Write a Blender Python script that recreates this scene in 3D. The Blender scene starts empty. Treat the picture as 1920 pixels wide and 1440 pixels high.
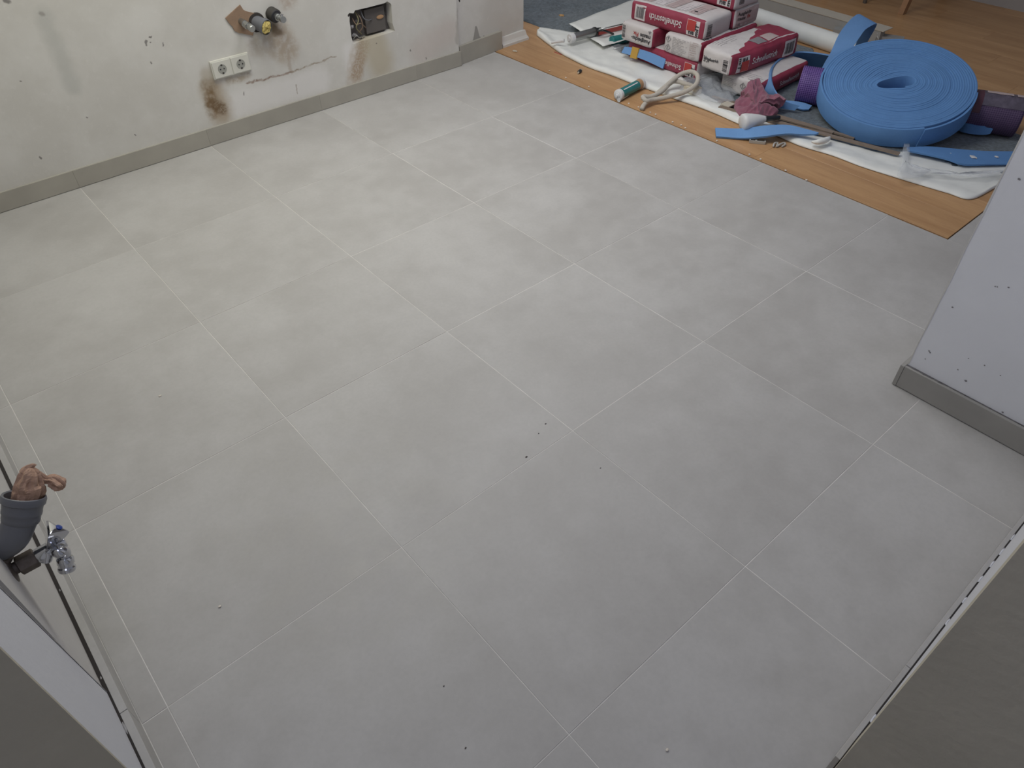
import bpy, bmesh, math, random
from mathutils import Vector, Matrix, noise
from mathutils.geometry import tessellate_polygon

# ------------------------------------------------------------------ camera
SC = bpy.context.scene
COL = SC.collection
FPX = 1362.64
CAM = Vector((0.1380, -1.5696, 1.5526))
R0 = Vector((0.75410728, -0.65670874, -0.00747237))
R1 = Vector((-0.45770044, -0.51735579, -0.72308595))
R2 = Vector((0.47099099, 0.54870448, -0.69071765))
cd = bpy.data.cameras.new('camera')
cam = bpy.data.objects.new('camera', cd)
COL.objects.link(cam)
cd.sensor_width = 36.0
cd.lens = FPX / 1920 * 36.0
cd.clip_start = 0.01
m3 = Matrix((R0, -R1, -R2)).transposed()
cam.matrix_world = Matrix.Translation(CAM) @ m3.to_4x4()
SC.camera = cam

# ------------------------------------------------------------------ light
SC.view_settings.view_transform = 'Standard'
SC.view_settings.look = 'None'
SC.view_settings.gamma = 1
SC.view_settings.use_curve_mapping = False
SC.view_settings.exposure = 0.07
W = bpy.data.worlds.new('world'); SC.world = W
W.use_nodes = True
bg = W.node_tree.nodes['Background']
bg.inputs[0].default_value = (0.78, 0.81, 0.95, 1)
bg.inputs[1].default_value = 0.22

def area(name, loc, aim, sx, sy, power, color):
    l = bpy.data.lights.new(name, 'AREA')
    l.shape = 'RECTANGLE'; l.size = sx; l.size_y = sy
    l.energy = power; l.color = color
    o = bpy.data.objects.new(name, l); COL.objects.link(o)
    o.location = loc
    o.rotation_euler = (Vector(aim) - Vector(loc)).to_track_quat('-Z', 'Y').to_euler()
    return o
area('overhead_fill', (1.05, 1.0, 2.30), (1.05, 1.02, 0), 1.0, 1.0, 21, (1.0, 0.985, 0.80))  # added overhead fill: bright mid floor, falling off to the corners
area('overhead_fill_cool', (2.3, 0.65, 2.30), (2.3, 0.67, 0), 1.0, 1.0, 25, (0.965, 0.965, 1.0))  # added cool half of the overhead fill, for the right side
area('window_light', (3.2, 3.9, 1.9), (2.2, 0.8, 0.2), 2.0, 1.4, 20, (1.0, 0.99, 0.93))
area('yellow_tint_fill', (-0.6, 1.0, 2.5), (0.7, 1.0, 0.3), 1.0, 0.9, 15, (1.0, 1.0, 0.18))  # added fill with no known source, casts a yellow tint on the left
area('blue_tint_fill', (0.2, -0.9, 2.6), (2.0, -0.9, 0.3), 1.0, 0.8, 9, (0.70, 0.74, 1.0))  # added bluish fill with no known source, cools the right and near floor

# ------------------------------------------------------------------ helpers
def ray(u, v):
    d = R0 * ((u - 960) / FPX) + R1 * ((v - 720) / FPX) + R2
    return d
def at(u, v, z=0.0):
    d = ray(u, v); return CAM + d * ((z - CAM.z) / d.z)
def atx(u, v, x):
    d = ray(u, v); return CAM + d * ((x - CAM.x) / d.x)
def aty(u, v, y):
    d = ray(u, v); return CAM + d * ((y - CAM.y) / d.y)
def atd(u, v, dist):
    d = ray(u, v); return CAM + d.normalized() * dist
def px(p):
    c = Vector(p) - CAM
    return (960 + FPX * c.dot(R0) / c.dot(R2), 720 + FPX * c.dot(R1) / c.dot(R2))

def link(o, parent=None):
    COL.objects.link(o)
    if parent is not None:
        o.parent = parent
        o.matrix_parent_inverse = parent.matrix_world.inverted() if False else Matrix.Identity(4)
    return o
def tag(o, label, cat, group=None, kind=None):
    if label: o['label'] = label
    if cat: o['category'] = cat
    if group: o['group'] = group
    if kind: o['kind'] = kind
    return o
def empty(name, loc, label, cat, group=None, rz=0.0):
    o = bpy.data.objects.new(name, None); COL.objects.link(o)
    o.empty_display_size = 0.05
    o.location = loc; o.rotation_euler = (0, 0, rz)
    bpy.context.view_layer.update()
    return tag(o, label, cat, group)
def mesh(name, verts, faces, mats, parent=None, smooth=True, fm=None, uvs=None, world=True):
    """verts in world space; stored relative to the parent if there is one"""
    me = bpy.data.meshes.new(name)
    vs = [Vector(v) for v in verts]
    if parent is not None and world:
        inv = Matrix.Translation(parent.location) @ parent.rotation_euler.to_matrix().to_4x4()
        inv = inv.inverted()
        vs = [inv @ v for v in vs]
    org = Vector((0, 0, 0))
    if parent is None and vs:
        mn = Vector((min(v.x for v in vs), min(v.y for v in vs), min(v.z for v in vs)))
        mx = Vector((max(v.x for v in vs), max(v.y for v in vs), max(v.z for v in vs)))
        org = Vector(((mn.x + mx.x) / 2, (mn.y + mx.y) / 2, mn.z))
        vs = [v - org for v in vs]
    me.from_pydata([tuple(v) for v in vs], [], [tuple(f) for f in faces])
    if not isinstance(mats, (list, tuple)): mats = [mats]
    for m in mats: me.materials.append(m)
    if fm:
        for i, p in enumerate(me.polygons): p.material_index = fm[i]
    if smooth:
        for p in me.polygons: p.use_smooth = True
    if uvs:
        ul = me.uv_layers.new(name='UVMap')
        for p in me.polygons:
            for li in p.loop_indices:
                ul.data[li].uv = uvs[me.loops[li].vertex_index]
    me.update()
    o = bpy.data.objects.new(name, me)
    if parent is None: o.location = org
    link(o, parent)
    return o
def fixn(o):
    bm = bmesh.new(); bm.from_mesh(o.data)
    bmesh.ops.recalc_face_normals(bm, faces=bm.faces)
    bm.to_mesh(o.data); bm.free(); return o
def box(name, lo, hi, mats, parent=None, bev=0.0, smooth=False, segs=2):
    bm = bmesh.new()
    bmesh.ops.create_cube(bm, size=1)
    lo = Vector(lo); hi = Vector(hi); c = (lo + hi) / 2; s = hi - lo
    for v in bm.verts: v.co = Vector((v.co.x * s.x, v.co.y * s.y, v.co.z * s.z)) + c
    if bev > 0:
        bmesh.ops.bevel(bm, geom=bm.edges[:], offset=bev, segments=segs, affect='EDGES', profile=0.6)
    vs = [v.co.copy() for v in bm.verts]
    bm.verts.index_update()
    fs = [[v.index for v in f.verts] for f in bm.faces]
    bm.free()
    return mesh(name, vs, fs, mats, parent, smooth)
def spline(pts, n):
    """Catmull-Rom through pts (tuples/Vectors), n samples per span"""
    P = [Vector(p) for p in pts]
    out = []
    for i in range(len(P) - 1):
        p0 = P[i - 1] if i > 0 else P[0] * 2 - P[1]
        p1, p2 = P[i], P[i + 1]
        p3 = P[i + 2] if i + 2 < len(P) else P[-1] * 2 - P[-2]
        for k in range(n):
            t = k / n
            out.append(0.5 * ((2 * p1) + (p2 - p0) * t + (2 * p0 - 5 * p1 + 4 * p2 - p3) * t * t + (3 * p1 - p0 - 3 * p2 + p3) * t ** 3))
    out.append(P[-1]); return out
def frames(path):
    T = []
    for i in range(len(path)):
        a = path[max(i - 1, 0)]; b = path[min(i + 1, len(path) - 1)]
        T.append((b - a).normalized())
    up = Vector((0, 0, 1)) if abs(T[0].z) < 0.9 else Vector((1, 0, 0))
    n = (up - T[0] * up.dot(T[0])).normalized()
    N = []
    for t in T:
        n = (n - t * n.dot(t))
        n = n.normalized() if n.length > 1e-6 else Vector((0, 0, 1))
        N.append(n)
    return T, N
def tube_data(path, rad, seg=12, cap=True, squash=None, prof=None):
    path = [Vector(p) for p in path]
    T, N = frames(path); vs = []; fs = []; uv = []
    n = len(path); L = 0.0
    for i, p in enumerate(path):
        if i: L += (path[i] - path[i - 1]).length
        r = rad(i / (n - 1)) if callable(rad) else (rad[i] if isinstance(rad, (list, tuple)) else rad)
        b = T[i].cross(N[i])
        for k in range(seg):
            a = 2 * math.pi * k / seg
            q = prof(i / (n - 1), a) if prof else 1.0
            ca, sa = math.cos(a), math.sin(a)
            off = N[i] * ca * r * q + b * sa * r * q
            if squash: off.z *= squash(i / (n - 1))
            vs.append(p + off); uv.append((k / seg, L))
    for i in range(n - 1):
        for k in range(seg):
            a = i * seg + k; b2 = i * seg + (k + 1) % seg
            fs.append((a, b2, b2 + seg, a + seg))
    if cap:
        fs.append(tuple(range(seg - 1, -1, -1)))
        fs.append(tuple((n - 1) * seg + k for k in range(seg)))
    return vs, fs, uv
def tube(name, path, rad, mat, parent=None, seg=12, cap=True, smooth=True, **kw):
    vs, fs, uv = tube_data(path, rad, seg, cap, **kw)
    o = mesh(name, vs, fs, mat, parent, smooth, uvs=uv)
    return o
def lathe(name, p0, axis, prof, mat, parent=None, seg=24, smooth=True, capends=True, flat=1.0, rz=0.0):
    """prof: list of (distance along axis, radius)"""
    ax = Vector(axis).normalized(); p0 = Vector(p0)
    up = Vector((0, 0, 1)) if abs(ax.z) < 0.9 else Vector((1, 0, 0))
    n = (up - ax * up.dot(ax)).normalized(); b = ax.cross(n)
    vs = []; fs = []
    for d, r in prof:
        for k in range(seg):
            a = 2 * math.pi * k / seg + rz
            vs.append(p0 + ax * d + n * math.cos(a) * r + b * math.sin(a) * r * flat)
    for i in range(len(prof) - 1):
        for k in range(seg):
            a = i * seg + k; c = i * seg + (k + 1) % seg
            fs.append((a, c, c + seg, a + seg))
    if capends:
        fs.append(tuple(range(seg - 1, -1, -1)))
        fs.append(tuple((len(prof) - 1) * seg + k for k in range(seg)))
    o = fixn(mesh(name, vs, fs, mat, parent, smooth))
    return autos(o)
def autos(o, ang=40):
    """sharp edges above an angle"""
    me = o.data
    bm = bmesh.new(); bm.from_mesh(me)
    for e in bm.edges:
        if len(e.link_faces) == 2 and e.calc_face_angle(0) > math.radians(ang): e.smooth = False
    bm.to_mesh(me); bm.free(); return o
def strip(name, A, B, th, mat, parent=None, n=6, smooth=True):
    """band between two edge curves A and B with a thickness"""
    A = spline(A, n); B = spline(B, n); N = len(A); vs = []; fs = []
    for i in range(N):
        t = (A[min(i + 1, N - 1)] - A[max(i - 1, 0)]) + (B[min(i + 1, N - 1)] - B[max(i - 1, 0)])
        w = (B[i] - A[i]); nn = t.cross(w)
        nn = nn.normalized() if nn.length > 1e-9 else Vector((0, 0, 1))
        h = nn * th * 0.5
        vs += [A[i] + h, B[i] + h, B[i] - h, A[i] - h]
    for i in range(N - 1):
        a = i * 4
        for k in range(4):
            fs.append((a + k, a + (k + 1) % 4, a + 4 + (k + 1) % 4, a + 4 + k))
    fs.append((3, 2, 1, 0)); e = (N - 1) * 4; fs.append((e, e + 1, e + 2, e + 3))
    o = fixn(mesh(name, vs, fs, mat, parent, smooth)); return autos(o, 45)
def fbm(x, y, s=1.0, sd=0.0):
    return noise.noise(Vector((x * s + sd, y * s - sd, sd * 0.37))) + 0.5 * noise.noise(Vector((x * s * 2.1 + sd, y * s * 2.1, 5 + sd)))

# ------------------------------------------------------------------ materials
def mat(name, col, rough=0.6, metal=0.0, spec=0.4, var=0.0, vs=8.0, bump=0.0, bs=40.0, alpha=1.0, trans=0.0, sheen=0.0, coat=0.0, objvar=0.0):
    m = bpy.data.materials.new(name); m.use_nodes = True
    nt = m.node_tree; b = nt.nodes['Principled BSDF']
    b.inputs['Base Color'].default_value = (*col, 1)
    b.inputs['Roughness'].default_value = rough
    b.inputs['Metallic'].default_value = metal
    b.inputs['Specular IOR Level'].default_value = spec
    b.inputs['Alpha'].default_value = alpha
    b.inputs['Transmission Weight'].default_value = trans
    b.inputs['Coat Weight'].default_value = coat
    b.inputs['Sheen Weight'].default_value = sheen
    tc = nt.nodes.new('ShaderNodeTexCoord')
    if var > 0 or objvar > 0:
        nz = nt.nodes.new('ShaderNodeTexNoise'); nz.inputs['Scale'].default_value = vs; nz.inputs['Detail'].default_value = 6
        nt.links.new(tc.outputs['Object'], nz.inputs['Vector'])
        mr = nt.nodes.new('ShaderNodeMapRange')
        mr.inputs['From Min'].default_value = 0.3; mr.inputs['From Max'].default_value = 0.7
        mr.inputs['To Min'].default_value = 1 - var; mr.inputs['To Max'].default_value = 1 + var
        nt.links.new(nz.outputs['Fac'], mr.inputs['Value'])
        last = mr.outputs[0]
        if objvar > 0:
            oi = nt.nodes.new('ShaderNodeObjectInfo')
            m2 = nt.nodes.new('ShaderNodeMapRange')
            m2.inputs['To Min'].default_value = 1 - objvar; m2.inputs['To Max'].default_value = 1 + objvar
            nt.links.new(oi.outputs['Random'], m2.inputs['Value'])
            mm = nt.nodes.new('ShaderNodeMath'); mm.operation = 'MULTIPLY'
            nt.links.new(last, mm.inputs[0]); nt.links.new(m2.outputs[0], mm.inputs[1]); last = mm.outputs[0]
        vm = nt.nodes.new('ShaderNodeVectorMath'); vm.operation = 'SCALE'
        vm.inputs[0].default_value = col
        nt.links.new(last, vm.inputs['Scale'])
        nt.links.new(vm.outputs[0], b.inputs['Base Color'])
    if bump > 0:
        nb = nt.nodes.new('ShaderNodeTexNoise'); nb.inputs['Scale'].default_value = bs; nb.inputs['Detail'].default_value = 5
        nt.links.new(tc.outputs['Object'], nb.inputs['Vector'])
        bp = nt.nodes.new('ShaderNodeBump'); bp.inputs['Strength'].default_value = bump; bp.inputs['Distance'].default_value = 0.01
        nt.links.new(nb.outputs['Fac'], bp.inputs['Height']); nt.links.new(bp.outputs[0], b.inputs['Normal'])
    return m

class NB:
    """tiny node expression builder"""
    def __init__(s, m): s.nt = m.node_tree; s.b = s.nt.nodes['Principled BSDF']
    def n(s, t, **kw):
        x = s.nt.nodes.new(t)
        for k, v in kw.items(): setattr(x, k, v)
        return x
    def put(s, inp, v):
        if hasattr(v, 'is_linked') or hasattr(v, 'links'): s.nt.links.new(v, inp)
        else: inp.default_value = v
    def math(s, op, a, b=0.0, clamp=False):
        x = s.n('ShaderNodeMath', operation=op, use_clamp=clamp); s.put(x.inputs[0], a); s.put(x.inputs[1], b); return x.outputs[0]
    def vec(s, op, a, b=None, scale=None):
        x = s.n('ShaderNodeVectorMath', operation=op); s.put(x.inputs[0], a)
        if b is not None: s.put(x.inputs[1], b)
        if scale is not None: s.put(x.inputs['Scale'], scale)
        return x.outputs['Value'] if op in ('DOT_PRODUCT', 'LENGTH', 'DISTANCE') else x.outputs[0]
    def noise(s, v, sc, det=5, rough=0.55):
        x = s.n('ShaderNodeTexNoise'); s.put(x.inputs['Vector'], v); x.inputs['Scale'].default_value = sc
        x.inputs['Detail'].default_value = det; x.inputs['Roughness'].default_value = rough; return x
    def ramp(s, v, a, b, lo=0.0, hi=1.0):
        x = s.n('ShaderNodeMapRange', interpolation_type='SMOOTHSTEP'); s.put(x.inputs['Value'], v)
        x.inputs['From Min'].default_value = a; x.inputs['From Max'].default_value = b
        x.inputs['To Min'].default_value = lo; x.inputs['To Max'].default_value = hi; return x.outputs[0]
    def mix(s, f, a, b):
        x = s.n('ShaderNodeMix', data_type='RGBA'); s.put(x.inputs[0], f)
        s.put(x.inputs[6], (*a, 1) if isinstance(a, tuple) and len(a) == 3 else a)
        s.put(x.inputs[7], (*b, 1) if isinstance(b, tuple) and len(b) == 3 else b); return x.outputs[2]
    def capsule(s, P, A, B, r0, r1):
        """soft mask: 1 inside r0, 0 beyond r1, around segment A-B"""
        A = Vector(A); B = Vector(B); D = B - A; L = max(D.length_squared, 1e-9)
        q = s.vec('SUBTRACT', P, tuple(A))
        t = s.math('MULTIPLY', s.vec('DOT_PRODUCT', q, tuple(D)), 1 / L, clamp=True)
        c = s.n('ShaderNodeVectorMath', operation='SCALE'); c.inputs[0].default_value = tuple(D); s.nt.links.new(t, c.inputs['Scale'])
        d = s.vec('DISTANCE', q, c.outputs[0])
        return s.ramp(d, r0, r1, 1.0, 0.0)

# floor tile: cement-look porcelain
M_tile = mat('cement_look_tile', (0.36, 0.35, 0.34), rough=0.5, spec=0.35)
k = NB(M_tile)
geo = k.n('ShaderNodeNewGeometry'); oi = k.n('ShaderNodeObjectInfo')
sh = k.n('ShaderNodeVectorMath', operation='SCALE'); sh.inputs[0].default_value = (13.7, 7.3, 3.1); k.nt.links.new(oi.outputs['Random'], sh.inputs['Scale'])
P = k.vec('ADD', geo.outputs['Position'], sh.outputs[0])
n1 = k.noise(P, 2.6, 8, 0.62).outputs['Fac']; n2 = k.noise(P, 11.0, 8, 0.68).outputs['Fac']; n3 = k.noise(P, 90.0, 3, 0.6).outputs['Fac']
c = k.mix(k.ramp(n1, 0.33, 0.68), (0.375, 0.362, 0.346), (0.435, 0.424, 0.41))
c = k.mix(k.ramp(n2, 0.42, 0.72, 0, 0.25), c, (0.49, 0.478, 0.462))
c = k.mix(k.ramp(n2, 0.5, 0.25, 0, 0.25), c, (0.33, 0.315, 0.298))
c = k.mix(k.ramp(n3, 0.35, 0.7, 0, 0.12), c, (0.29, 0.28, 0.27))
k.nt.links.new(c, k.b.inputs['Base Color'])
k.nt.links.new(k.ramp(n2, 0.3, 0.7, 0.42, 0.6), k.b.inputs['Roughness'])
M_basetile = mat('baseboard_tile', (0.35, 0.33, 0.285), rough=0.5, var=0.07, vs=7, objvar=0.03)
M_baseedge = mat('baseboard_tile_dark', (0.31, 0.30, 0.28), rough=0.5, var=0.07, vs=7)
M_grout = mat('pale_grout', (0.62, 0.60, 0.57), rough=0.9, var=0.12, vs=20)
M_dark = mat('dark_gap', (0.035, 0.03, 0.028), rough=0.95)
M_paint2 = mat('white_wall_paint', (0.70, 0.71, 0.745), rough=0.8, var=0.03, vs=5, bump=0.06, bs=60)  # cool light on the right wall is put into this blue-tinted white
M_panel = mat('fresh_white_paint', (0.58, 0.585, 0.62), rough=0.75, var=0.02, vs=4, bump=0.1, bs=60)
M_leftw = mat('shaded_wall_grey', (0.45, 0.415, 0.335), rough=0.85, var=0.05, vs=6, bump=0.2, bs=50)  # shade of the unlit wall faces is put into this grey
M_caulk = mat('crumbly_filler', (0.33, 0.32, 0.32), rough=0.95, var=0.3, vs=60)
M_caulkd = mat('dark_filler', (0.13, 0.125, 0.13), rough=0.95, var=0.4, vs=80)
M_oldpaint = mat('old_wall_paint', (0.50, 0.485, 0.47), rough=0.85, var=0.05, vs=6, bump=0.1, bs=50)
M_whitetrim = mat('white_lacquered_trim', (0.60, 0.585, 0.55), rough=0.45)
M_black = mat('black_print', (0.03, 0.03, 0.035), rough=0.6)
M_wprint = mat('white_print', (0.62, 0.58, 0.58), rough=0.6)
M_pinkprint = mat('pale_pink_print', (0.46, 0.37, 0.36), rough=0.7)
M_greyprint = mat('grey_print', (0.22, 0.21, 0.22), rough=0.7)
M_redprint = mat('red_print', (0.42, 0.05, 0.045), rough=0.6)
M_bagred = mat('crimson_paper', (0.27, 0.036, 0.068), rough=0.5, var=0.10, vs=14, bump=0.35, bs=24)
M_bagwhite = mat('white_paper', (0.56, 0.53, 0.52), rough=0.62, var=0.05, vs=10, bump=0.35, bs=22)
M_foam = mat('blue_foam', (0.105, 0.235, 0.475), rough=0.75, var=0.05, vs=12, bump=0.12, bs=160, spec=0.25)
M_foamlight = mat('blue_foam_light', (0.145, 0.29, 0.54), rough=0.75, var=0.05, vs=12, bump=0.12, bs=160, spec=0.25)
M_fleece = mat('grey_felt', (0.105, 0.128, 0.145), rough=1.0, var=0.32, vs=55, bump=0.6, bs=120, sheen=0.2)
M_foil = mat('white_foil', (0.72, 0.73, 0.70), rough=0.48, var=0.05, vs=9, bump=0.22, bs=18)
M_cloth = mat('mauve_cotton', (0.25, 0.088, 0.13), rough=0.95, var=0.14, vs=30, bump=0.4, bs=300, sheen=0.3)
M_rope = mat('cream_rope', (0.50, 0.46, 0.40), rough=0.9, bump=0.5, bs=300)
M_teal = mat('teal_label', (0.02, 0.17, 0.17), rough=0.3, spec=0.5, var=0.1, vs=40)
M_wplast = mat('white_plastic', (0.62, 0.62, 0.62), rough=0.35)
M_cream = mat('cream_plastic', (0.52, 0.46, 0.36), rough=0.5)
M_tan = mat('tan_cap', (0.40, 0.24, 0.13), rough=0.5)
M_blackp = mat('black_plastic', (0.02, 0.022, 0.024), rough=0.3)
M_redmetal = mat('red_painted_metal', (0.36, 0.06, 0.05), rough=0.4)
M_greyp = mat('grey_pvc', (0.135, 0.14, 0.155), rough=0.42, var=0.06, vs=20, spec=0.5)
M_chrome = mat('chrome', (0.56, 0.57, 0.60), rough=0.10, metal=1.0)  # darkened: reflections of dim surroundings are put into the metal colour
M_steel = mat('dull_steel', (0.42, 0.43, 0.42), rough=0.35, metal=0.9)
M_dirtnut = mat('grimy_brass', (0.12, 0.10, 0.085), rough=0.6, metal=0.4, var=0.3, vs=80)
M_kraft = mat('kraft_paper', (0.40, 0.255, 0.18), rough=0.85, var=0.12, vs=25, bump=0.4, bs=60)
M_brownboard = mat('brown_board', (0.27, 0.18, 0.12), rough=0.8, var=0.12, vs=30)
M_yellow = mat('yellow_foam', (0.55, 0.44, 0.15), rough=0.9, var=0.2, vs=80, bump=0.6, bs=120)
M_tapey = mat('ochre_tape', (0.48, 0.29, 0.06), rough=0.4)
M_socket = mat('socket_white', (0.60, 0.59, 0.53), rough=0.35)
M_corr = mat('corrugated_black', (0.055, 0.05, 0.042), rough=0.7)
M_blue = mat('blue_dot', (0.02, 0.06, 0.30), rough=0.3)
M_stripbr = mat('brown_profile', (0.215, 0.165, 0.125), rough=0.6, var=0.1, vs=30)
M_greyprof = mat('grey_profile', (0.30, 0.30, 0.29), rough=0.5, var=0.05, vs=8)
M_creamboard = mat('cream_board', (0.46, 0.42, 0.35), rough=0.8, var=0.05)
M_chairwood = mat('beech_wood', (0.33, 0.185, 0.10), rough=0.5, var=0.1, vs=20)
M_clip = mat('grey_clip', (0.42, 0.40, 0.36), rough=0.5)
M_crumb = mat('white_crumb', (0.65, 0.60, 0.52), rough=0.9)
M_speck = mat('dark_speck', (0.08, 0.07, 0.06), rough=0.9)
M_peel = mat('ochre_peel', (0.46, 0.26, 0.10), rough=0.6)
M_film = mat('clear_film', (0.75, 0.78, 0.82), rough=0.16, alpha=0.20, spec=0.8, bump=0.9, bs=22)
M_farwall = mat('far_furniture', (0.30, 0.28, 0.27), rough=0.6)

# purple reinforcement mesh (thread grid by surface coordinates)
def mesh_mat(name, base, thread, su, sv):
    m = mat(name, base, rough=0.6); k = NB(m)
    uv = k.n('ShaderNodeUVMap'); sp = k.n('ShaderNodeSeparateXYZ'); k.nt.links.new(uv.outputs[0], sp.inputs[0])
    fu = k.math('FRACT', k.math('MULTIPLY', sp.outputs[0], su)); fv = k.math('FRACT', k.math('MULTIPLY', sp.outputs[1], sv))
    f = k.math('MAXIMUM', k.math('LESS_THAN', fu, 0.28), k.math('LESS_THAN', fv, 0.28))
    k.nt.links.new(k.mix(f, base, thread), k.b.inputs['Base Color'])
    bp = k.n('ShaderNodeBump'); bp.inputs['Distance'].default_value = 0.002; k.nt.links.new(f, bp.inputs['Height']); k.nt.links.new(bp.outputs[0], k.b.inputs['Normal'])
    return m
M_purple = mesh_mat('purple_glass_mesh', (0.045, 0.018, 0.13), (0.19, 0.115, 0.34), 62, 105)
M_purple2 = mesh_mat('purple_mesh_in_film', (0.05, 0.028, 0.075), (0.115, 0.075, 0.15), 62, 105)
M_maroon = mat('maroon_label', (0.085, 0.03, 0.045), rough=0.35)
M_greyfilm = mat('grey_film_label', (0.10, 0.085, 0.115), rough=0.3, var=0.25, vs=30, bump=0.5, bs=40)

# wood laminate
M_wood = mat('laminate_oak', (0.33, 0.20, 0.12), rough=0.38, spec=0.45)
k = NB(M_wood)
geo = k.n('ShaderNodeNewGeometry'); oi = k.n('ShaderNodeObjectInfo')
mp = k.n('ShaderNodeMapping'); mp.inputs['Scale'].default_value = (14, 1.2, 1); k.nt.links.new(geo.outputs['Position'], mp.inputs['Vector'])
sh = k.n('ShaderNodeVectorMath', operation='SCALE'); sh.inputs[0].default_value = (31, 17, 3); k.nt.links.new(oi.outputs['Random'], sh.inputs['Scale'])
P = k.vec('ADD', mp.outputs[0], sh.outputs[0])
g1 = k.noise(P, 1.0, 8, 0.6).outputs['Fac']; g2 = k.noise(P, 5.0, 8, 0.7).outputs['Fac']
c = k.mix(k.ramp(g1, 0.3, 0.7), (0.40, 0.225, 0.105), (0.51, 0.305, 0.15))
c = k.mix(k.ramp(g2, 0.45, 0.7, 0, 0.5), c, (0.36, 0.19, 0.09))
v = k.n('ShaderNodeVectorMath', operation='SCALE'); k.nt.links.new(c, v.inputs[0])
k.nt.links.new(k.ramp(oi.outputs['Random'], 0, 1, 0.96, 1.03), v.inputs['Scale']); k.nt.links.new(v.outputs[0], k.b.inputs['Base Color'])

# back wall paint with its stains (brown damp marks, filler, scuffs) and a darker crease line in wall coordinates
M_wallback = mat('stained_white_wall', (0.54, 0.52, 0.48), rough=0.85)
k = NB(M_wallback)
geo = k.n('ShaderNodeNewGeometry'); P0 = geo.outputs['Position']
dn = k.noise(P0, 22.0, 4); dv = k.vec('SCALE', k.vec('SUBTRACT', dn.outputs['Color'], (0.5, 0.5, 0.5)), scale=0.035)
P = k.vec('MULTIPLY', k.vec('ADD', P0, dv), (1, 0, 1))
fine = k.noise(P0, 130.0, 4, 0.7).outputs['Fac']; mid = k.noise(P0, 34.0, 5, 0.65).outputs['Fac']; big = k.noise(P0, 4.0, 5, 0.6).outputs['Fac']
def wp(u, v):
    p = aty(u, v, 1.85); return (p.x, 0.0, p.z)
c = k.mix(k.ramp(big, 0.35, 0.7), (0.54, 0.522, 0.482), (0.605, 0.59, 0.553))
c = k.mix(k.ramp(mid, 0.55, 0.8, 0, 0.35), c, (0.70, 0.675, 0.65))
def stain(c, a, b, r0, r1, col, amt, grain=None):
    f = k.capsule(P, wp(*a), wp(*b), r0, r1)
    f = k.math('MULTIPLY', f, amt)
    if grain is not None: f = k.math('MULTIPLY', f, k.ramp(grain, 0.3, 0.62, 0.25, 1.0), clamp=True)
    return k.mix(f, c, col)
# pale filler patches
c = stain(c, (450, 195), (600, 150), 0.03, 0.09, (0.69, 0.67, 0.65), 0.7)
c = stain(c, (655, 95), (665, 145), 0.01, 0.06, (0.70, 0.68, 0.66), 0.7)
# grey smear upper left
c = stain(c, (82, 30), (138, 165), 0.005, 0.05, (0.42, 0.42, 0.39), 0.55)
c = stain(c, (74, 24), (79, 27), 0.003, 0.014, (0.30, 0.28, 0.26), 0.8)
# rust-brown damp below the socket
c = stain(c, (398, 170), (414, 212), 0.02, 0.085, (0.34, 0.26, 0.17), 0.75)
c = stain(c, (390, 160), (400, 210), 0.012, 0.045, (0.19, 0.125, 0.065), 0.95, mid)
c = stain(c, (402, 195), (418, 205), 0.01, 0.035, (0.15, 0.095, 0.05), 0.95, fine)
c = stain(c, (388, 152), (388, 140), 0.01, 0.05, (0.38, 0.33, 0.26), 0.6)
c = stain(c, (428, 152), (462, 142), 0.004, 0.03, (0.33, 0.26, 0.17), 0.7, mid)
# below the water outlet
c = stain(c, (518, 60), (535, 90), 0.02, 0.10, (0.33, 0.25, 0.17), 0.75, mid)
c = stain(c, (514, 52), (522, 60), 0.008, 0.035, (0.14, 0.10, 0.06), 0.9)
c = stain(c, (480, 85), (540, 95), 0.02, 0.07, (0.42, 0.36, 0.29), 0.6, mid)
c = stain(c, (540, 95), (547, 135), 0.002, 0.014, (0.38, 0.32, 0.26), 0.6)
c = stain(c, (535, 3), (545, 1), 0.01, 0.05, (0.36, 0.28, 0.22), 0.7, mid)
# below the box
c = stain(c, (682, 85), (668, 140), 0.012, 0.055, (0.29, 0.19, 0.11), 0.85, fine)
c = stain(c, (700, 80), (715, 118), 0.03, 0.12, (0.43, 0.375, 0.27), 0.75)
c = stain(c, (670, 100), (664, 150), 0.03, 0.06, (0.40, 0.32, 0.23), 0.5, mid)
c = stain(c, (790, 95), (840, 60), 0.02, 0.12, (0.52, 0.44, 0.40), 0.45)
c = stain(c, (859, 20), (858, 80), 0.004, 0.02, (0.36, 0.34, 0.31), 0.6)  # darker line down the crease at the right end
# plaster joint
c = stain(c, (464, 156), (545, 136), 0.0015, 0.008, (0.22, 0.14, 0.10), 0.9, fine)
c = stain(c, (545, 136), (630, 105), 0.001, 0.006, (0.27, 0.21, 0.15), 0.85, mid)
c = stain(c, (556, 160), (558, 174), 0.001, 0.005, (0.3, 0.25, 0.2), 0.7)
for (a, b, r) in (((274, 76), (273, 84), .008), ((279, 68), (284, 69), .004), ((307, 80), (306, 88), .004), ((282, 79), (283, 80), .004), ((73, 294), (75, 295), .006),
                  ((162, 218), (163, 219), .005), ((253, 252), (255, 253), .005), ((38, 152), (39, 152), .005), ((284, 118), (285, 119), .005), ((768, 93), (769, 94), .006),
                  ((799, 107), (800, 112), .004), ((457, 173), (457, 178), .004), ((705, 81), (706, 82), .004), ((10, 1), (14, 3), .012)):
    c = stain(c, a, b, r * 0.3, r, (0.14, 0.125, 0.12), 0.8)
k.nt.links.new(c, k.b.inputs['Base Color'])
bp = k.n('ShaderNodeBump'); bp.inputs['Strength'].default_value = 0.16; bp.inputs['Distance'].default_value = 0.004
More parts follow.
